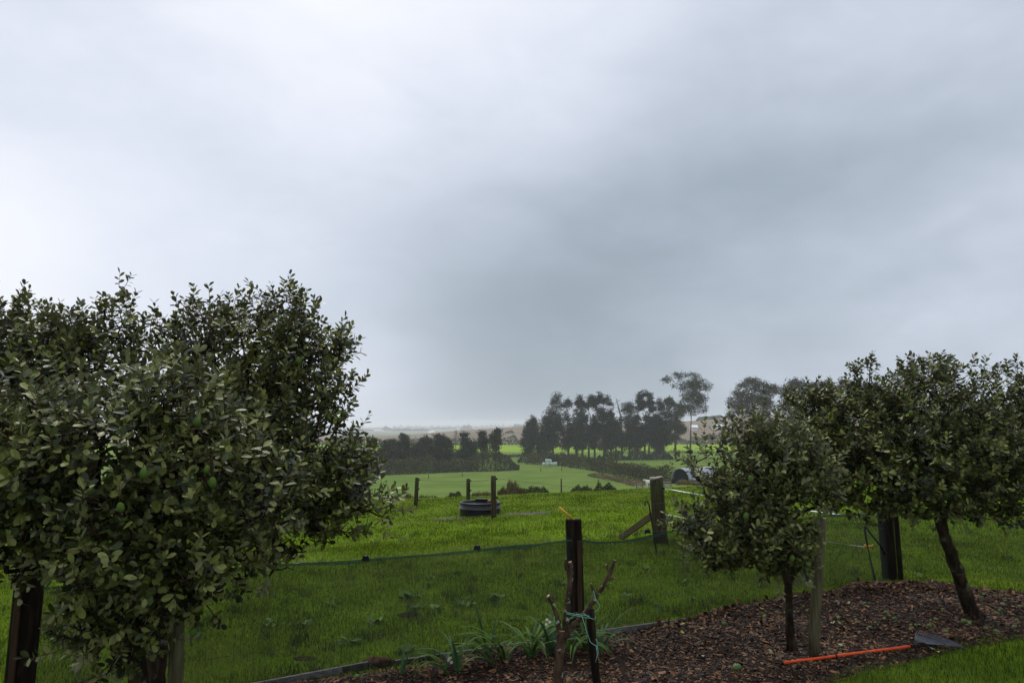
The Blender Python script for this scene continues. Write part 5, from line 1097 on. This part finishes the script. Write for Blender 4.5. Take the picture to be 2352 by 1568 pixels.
# calf in front of the rails: one continuous body
def critter(px, py, Y, label):
    b = G(at(px, py, Y).x, Y); t = thing('calf', label, 'calf', b)
    me = bpy.data.meshes.new('body'); vs = [(-.45, 0, .62), (-.15, 0, .64), (.2, 0, .66), (.45, 0, .68), (.6, 0, .82), (.72, 0, .86), (.88, 0, .78), (-.42, -.12, .4), (-.46, -.12, .2), (-.43, -.12, .0), (-.42, .12, .4), (-.36, .12, .2), (-.35, .12, 0), (.42, -.12, .4), (.42, -.12, .2), (.42, -.12, 0), (.45, .12, .4), (.5, .12, .2), (.48, .12, 0), (-.52, 0, .55), (-.55, 0, .35)]
    es = [(0, 1), (1, 2), (2, 3), (3, 4), (4, 5), (5, 6), (0, 7), (7, 8), (8, 9), (0, 10), (10, 11), (11, 12), (3, 13), (13, 14), (14, 15), (3, 16), (16, 17), (17, 18), (0, 19), (19, 20)]
    zo = 0.45
    me.from_pydata([(x * -1.05, y, z * 1.15 + (zo if False else 0)) for x, y, z in vs], es, []); o = link_mesh('body', me, M['hide_white'], t, smooth=False)
    sk = o.modifiers.new('skin', 'SKIN'); rr = [.2, .23, .22, .19, .11, .12, .06] + [.08, .045, .04] * 4 + [.03, .02]
    for i, r in enumerate(rr): me.skin_vertices[0].data[i].radius = (r, r)
    me.skin_vertices[0].data[1].use_root = True; o.modifiers.new('smooth', 'SUBSURF').levels = 1
    for s in (-1, 1): MB().tube([Vector((-.72, s * .08, 1.05)), Vector((-.70, s * .2, 1.07))], [.05, .02], 6, flat=.5).build('ear', M['hide_black'], t)
    MB().tube([Vector((-.12, 0, .76)), Vector((.05, 0, .765)), Vector((.18, 0, .755))], [.2, .275, .2], 10).build('black_patch', M['hide_black'], t)
    t.rotation_euler = (0, 0, .2); t.location.z += .25
critter(1494, 1112, 83, 'cream and black calf standing in front of the yard rails left of the round post')

# tiny posts in the valley field
for px, py, h, lb in ((1242, 1187 * .0 + 1078, 1.1, 'thin far fence post left of the pair in the valley field'), (1290, 1077, 1.1, 'thin far fence post right of the pair in the valley field'), (1377, 1086, 1.3, 'stout far gatepost beside the diagonal hedge'), (1385, 1086, 1.0, 'second far gatepost beside the diagonal hedge'), (1503, 1098, 1.2, 'thin post standing in the rusty grass strip'), (1470, 1096, 1.1, 'thin post left of the rusty grass strip end'), (1062, 1090, .9, 'thin far post above the trough'), (984, 1094, 1.0, 'thin far post at the left of the valley field')):
    p = gp(px, py + 4) if py < 1125 else G(0, 130)
    if p.y < 60: p = G(at(px, py, 140).x, 140)
    o = MB().tube([Vector((0, 0, -.1)), Vector((.02, 0, h))], [.09, .08], 6).build('far_post', M['trunk_far'], None, p); o.location = p
    for v_ in o.data.vertices: v_.co += p if False else Vector((0, 0, 0))
    me = o.data
    for v_ in me.vertices: v_.co += p   # undo the base offset that build() removed
    setp(o, lb, 'post', 'thin far posts in the valley')
p = G(at(1288, 1112, 44).x, 43.5); o = MB().tube([p - Vector((0, 0, .1)), p + Vector((0, 0, 1.05))], [.05, .045], 6).build('far_post', M['trunk_far'], None, p); setp(o, 'short dark post on the brow between the scrub clumps', 'post', 'thin far posts in the valley')

# buildings far away
def building(name, label, px0, px1, ytop, ybase, Y, depth, group=None, gable=True, zb=None, nwin=0, cat='building'):
    x0, x1 = at(px0, ybase, Y).x, at(px1, ybase, Y).x; zt = at(px0, ytop, Y).z; z0 = float(gz((x0 + x1) / 2, Y)) if zb is None else zb; z0 = min(z0, at(px0, ybase, Y).z); b = Vector(((x0 + x1) / 2, Y, z0)); t = thing(name, label, cat, b, group)
    H = zt - z0; wl = H * (.6 if gable else 1); W = x1 - x0
    MB().box(b + Vector((0, depth / 2, wl / 2)), W, depth, wl).build('wall', M['white'], t, b, smooth=False)
    y0, y1, ym = Y - .4, Y + depth + .4, Y + depth / 2; zt2 = z0 + H; e = z0 + wl + .01; X0, X1 = x0 - .5, x1 + .5
    MB().add([(X0, y0, e), (X1, y0, e), (X1, ym, zt2), (X0, ym, zt2), (X0, y1, e), (X1, y1, e)], [(0, 1, 2, 3), (3, 2, 5, 4), (0, 3, 4), (1, 5, 2), (0, 4, 5, 1)]).build('roof', M['roof'], t, b, smooth=False)
    for i in range(nwin):
        c = Vector((x0 + W * (i + .5) / nwin, Y - .05, z0 + wl * .55)); MB().box(c, W / nwin * .4, .1, wl * .4).build('window', M['window'], t, b, smooth=False)
building('farm_shed', 'long pale shed on the right-hand hillside, the wider of two', 1643, 1662, 974, 979, 620, 12, nwin=4)
building('farmhouse', 'small pale house on the hillside beside the tall gum', 1590, 1603, 975.5, 979.5, 620, 9, nwin=3)
GB = 'pale glasshouses on the far plain'
for i, (a, b, c, d_, Y, lb) in enumerate(((785, 826, 994, 1002, 1050, 'largest white glasshouse roof beyond the brown hill at left'), (740, 784, 992, 997, 1250, 'pale long glasshouse left of the largest one'), (838, 880, 988, 991, 1600, 'thin pale roof line above the dark far trees'), (745, 790, 985, 989, 1900, 'faint farthest glasshouse roof at the left'), (984, 996, 990, 996, 1150, 'small white building in the gap of the far tree belt'), (860, 876, 993, 996, 1300, 'tiny pale roof among the far trees'))):
    Y *= 1.5
    building('glasshouse', lb, a, b, c, d_, Y, 30, GB, cat='glasshouse')
GT = 'hazy tree belts on the far plain'
for i, (x0, x1, yt, Y, lb) in enumerate(((817, 857, 990, 1120, 'low grey tree belt right of the largest glasshouse'), (878, 900, 979, 1250, 'tall rounded grey tree clump left of the long belt'), (901, 946, 983, 1080, 'long dark tree belt above the brown hill, left half'), (946, 986, 984, 1080, 'long dark tree belt above the brown hill, right half'), (986, 1047, 981, 1500, 'faint tree belt right of the small white building'), (1058, 1086, 976, 1200, 'rounded hazy clump on the crest over the bare tree'), (1086, 1176, 979, 1700, 'faint line of trees along the crest'), (1174, 1204, 972, 1100, 'hazy trees on the crest left of the shelterbelt'), (700, 900, 981, 2300, 'faintest farthest trees at the left horizon'), (900, 1100, 977, 2400, 'faintest farthest trees in the middle of the horizon'), (1100, 1260, 975, 2500, 'faintest farthest trees toward the shelterbelt'), (1622, 1680, 955, 930, 'bushes on the crest of the right-hand hill'), (1600, 1660, 962, 760, 'pale green bushes on the hillside above the shed'))):
    Y = min(Y * 2.1, 3700) if Y > 1000 else Y; c0, c1 = gl(x0, 985, Y), gl(x1, 985, Y); z_ = float(gz((c0.x + c1.x) / 2, Y)); hz = at((x0 + x1) / 2, yt, Y).z - z_; hz = max(hz, 4)
    hedge('tree_belt', lb, [c0, c1], hz * .85, hz, 1500 if Y < 1400 else 1200, M['farwood'], max(1.6, Y / 520), 100 + i, 'trees', GT, lump=.35, freq=.05)
# scrub on the brown hillside
for i, (x0, x1, yy, Y) in enumerate(((1160, 1180, 1000, 640), (1165, 1186, 1008, 560), (1070, 1080, 1001, 650), (1585, 1640, 1004, 520), (1650, 1690, 1000, 560), (1000, 1020, 1003, 600))):
    c0, c1 = gl(x0, yy, Y), gl(x1, yy, Y); hedge('shrub', ['upper small dark scrub patch on the brown hill left of the shelterbelt', 'lower dark scrub patch on the brown hill left of the shelterbelt', 'tiny scrub patch on the brown hill behind the bare tree', 'dark scrub at the foot of the right hill beside the gum', 'scrub on the right hill behind the small feijoa', 'small scrub patch on the brown hill above the widest hedge tree'][i], [c0, c1], 2.2, 3, 350, M['hedge_dark'], 1.0, 130 + i, 'bushes', 'scrub patches on the hillsides', lump=.4)

# ------------------------------------------------------------------ rain haze
hz_m = bpy.data.materials.new('rain_haze'); hz_m.use_nodes = True; n = hz_m.node_tree.nodes; n.clear(); ou = n.new('ShaderNodeOutputMaterial'); pv = n.new('ShaderNodeVolumePrincipled')
pv.inputs['Color'].default_value = (.96, .975, 1, 1); pv.inputs['Density'].default_value = .00034; pv.inputs['Anisotropy'].default_value = .35
hz_m.node_tree.links.new(pv.outputs[0], ou.inputs['Volume'])
zmin = -14.0; o = MB().box((0, 1950, (zmin - 1.3 + 27) / 2), 11000, 4200, 27 - zmin + 1.3).build('haze', hz_m, None, (0, 0, 0), smooth=False); setp(o, 'pale rain haze filling the valley air', 'haze', kind='stuff')
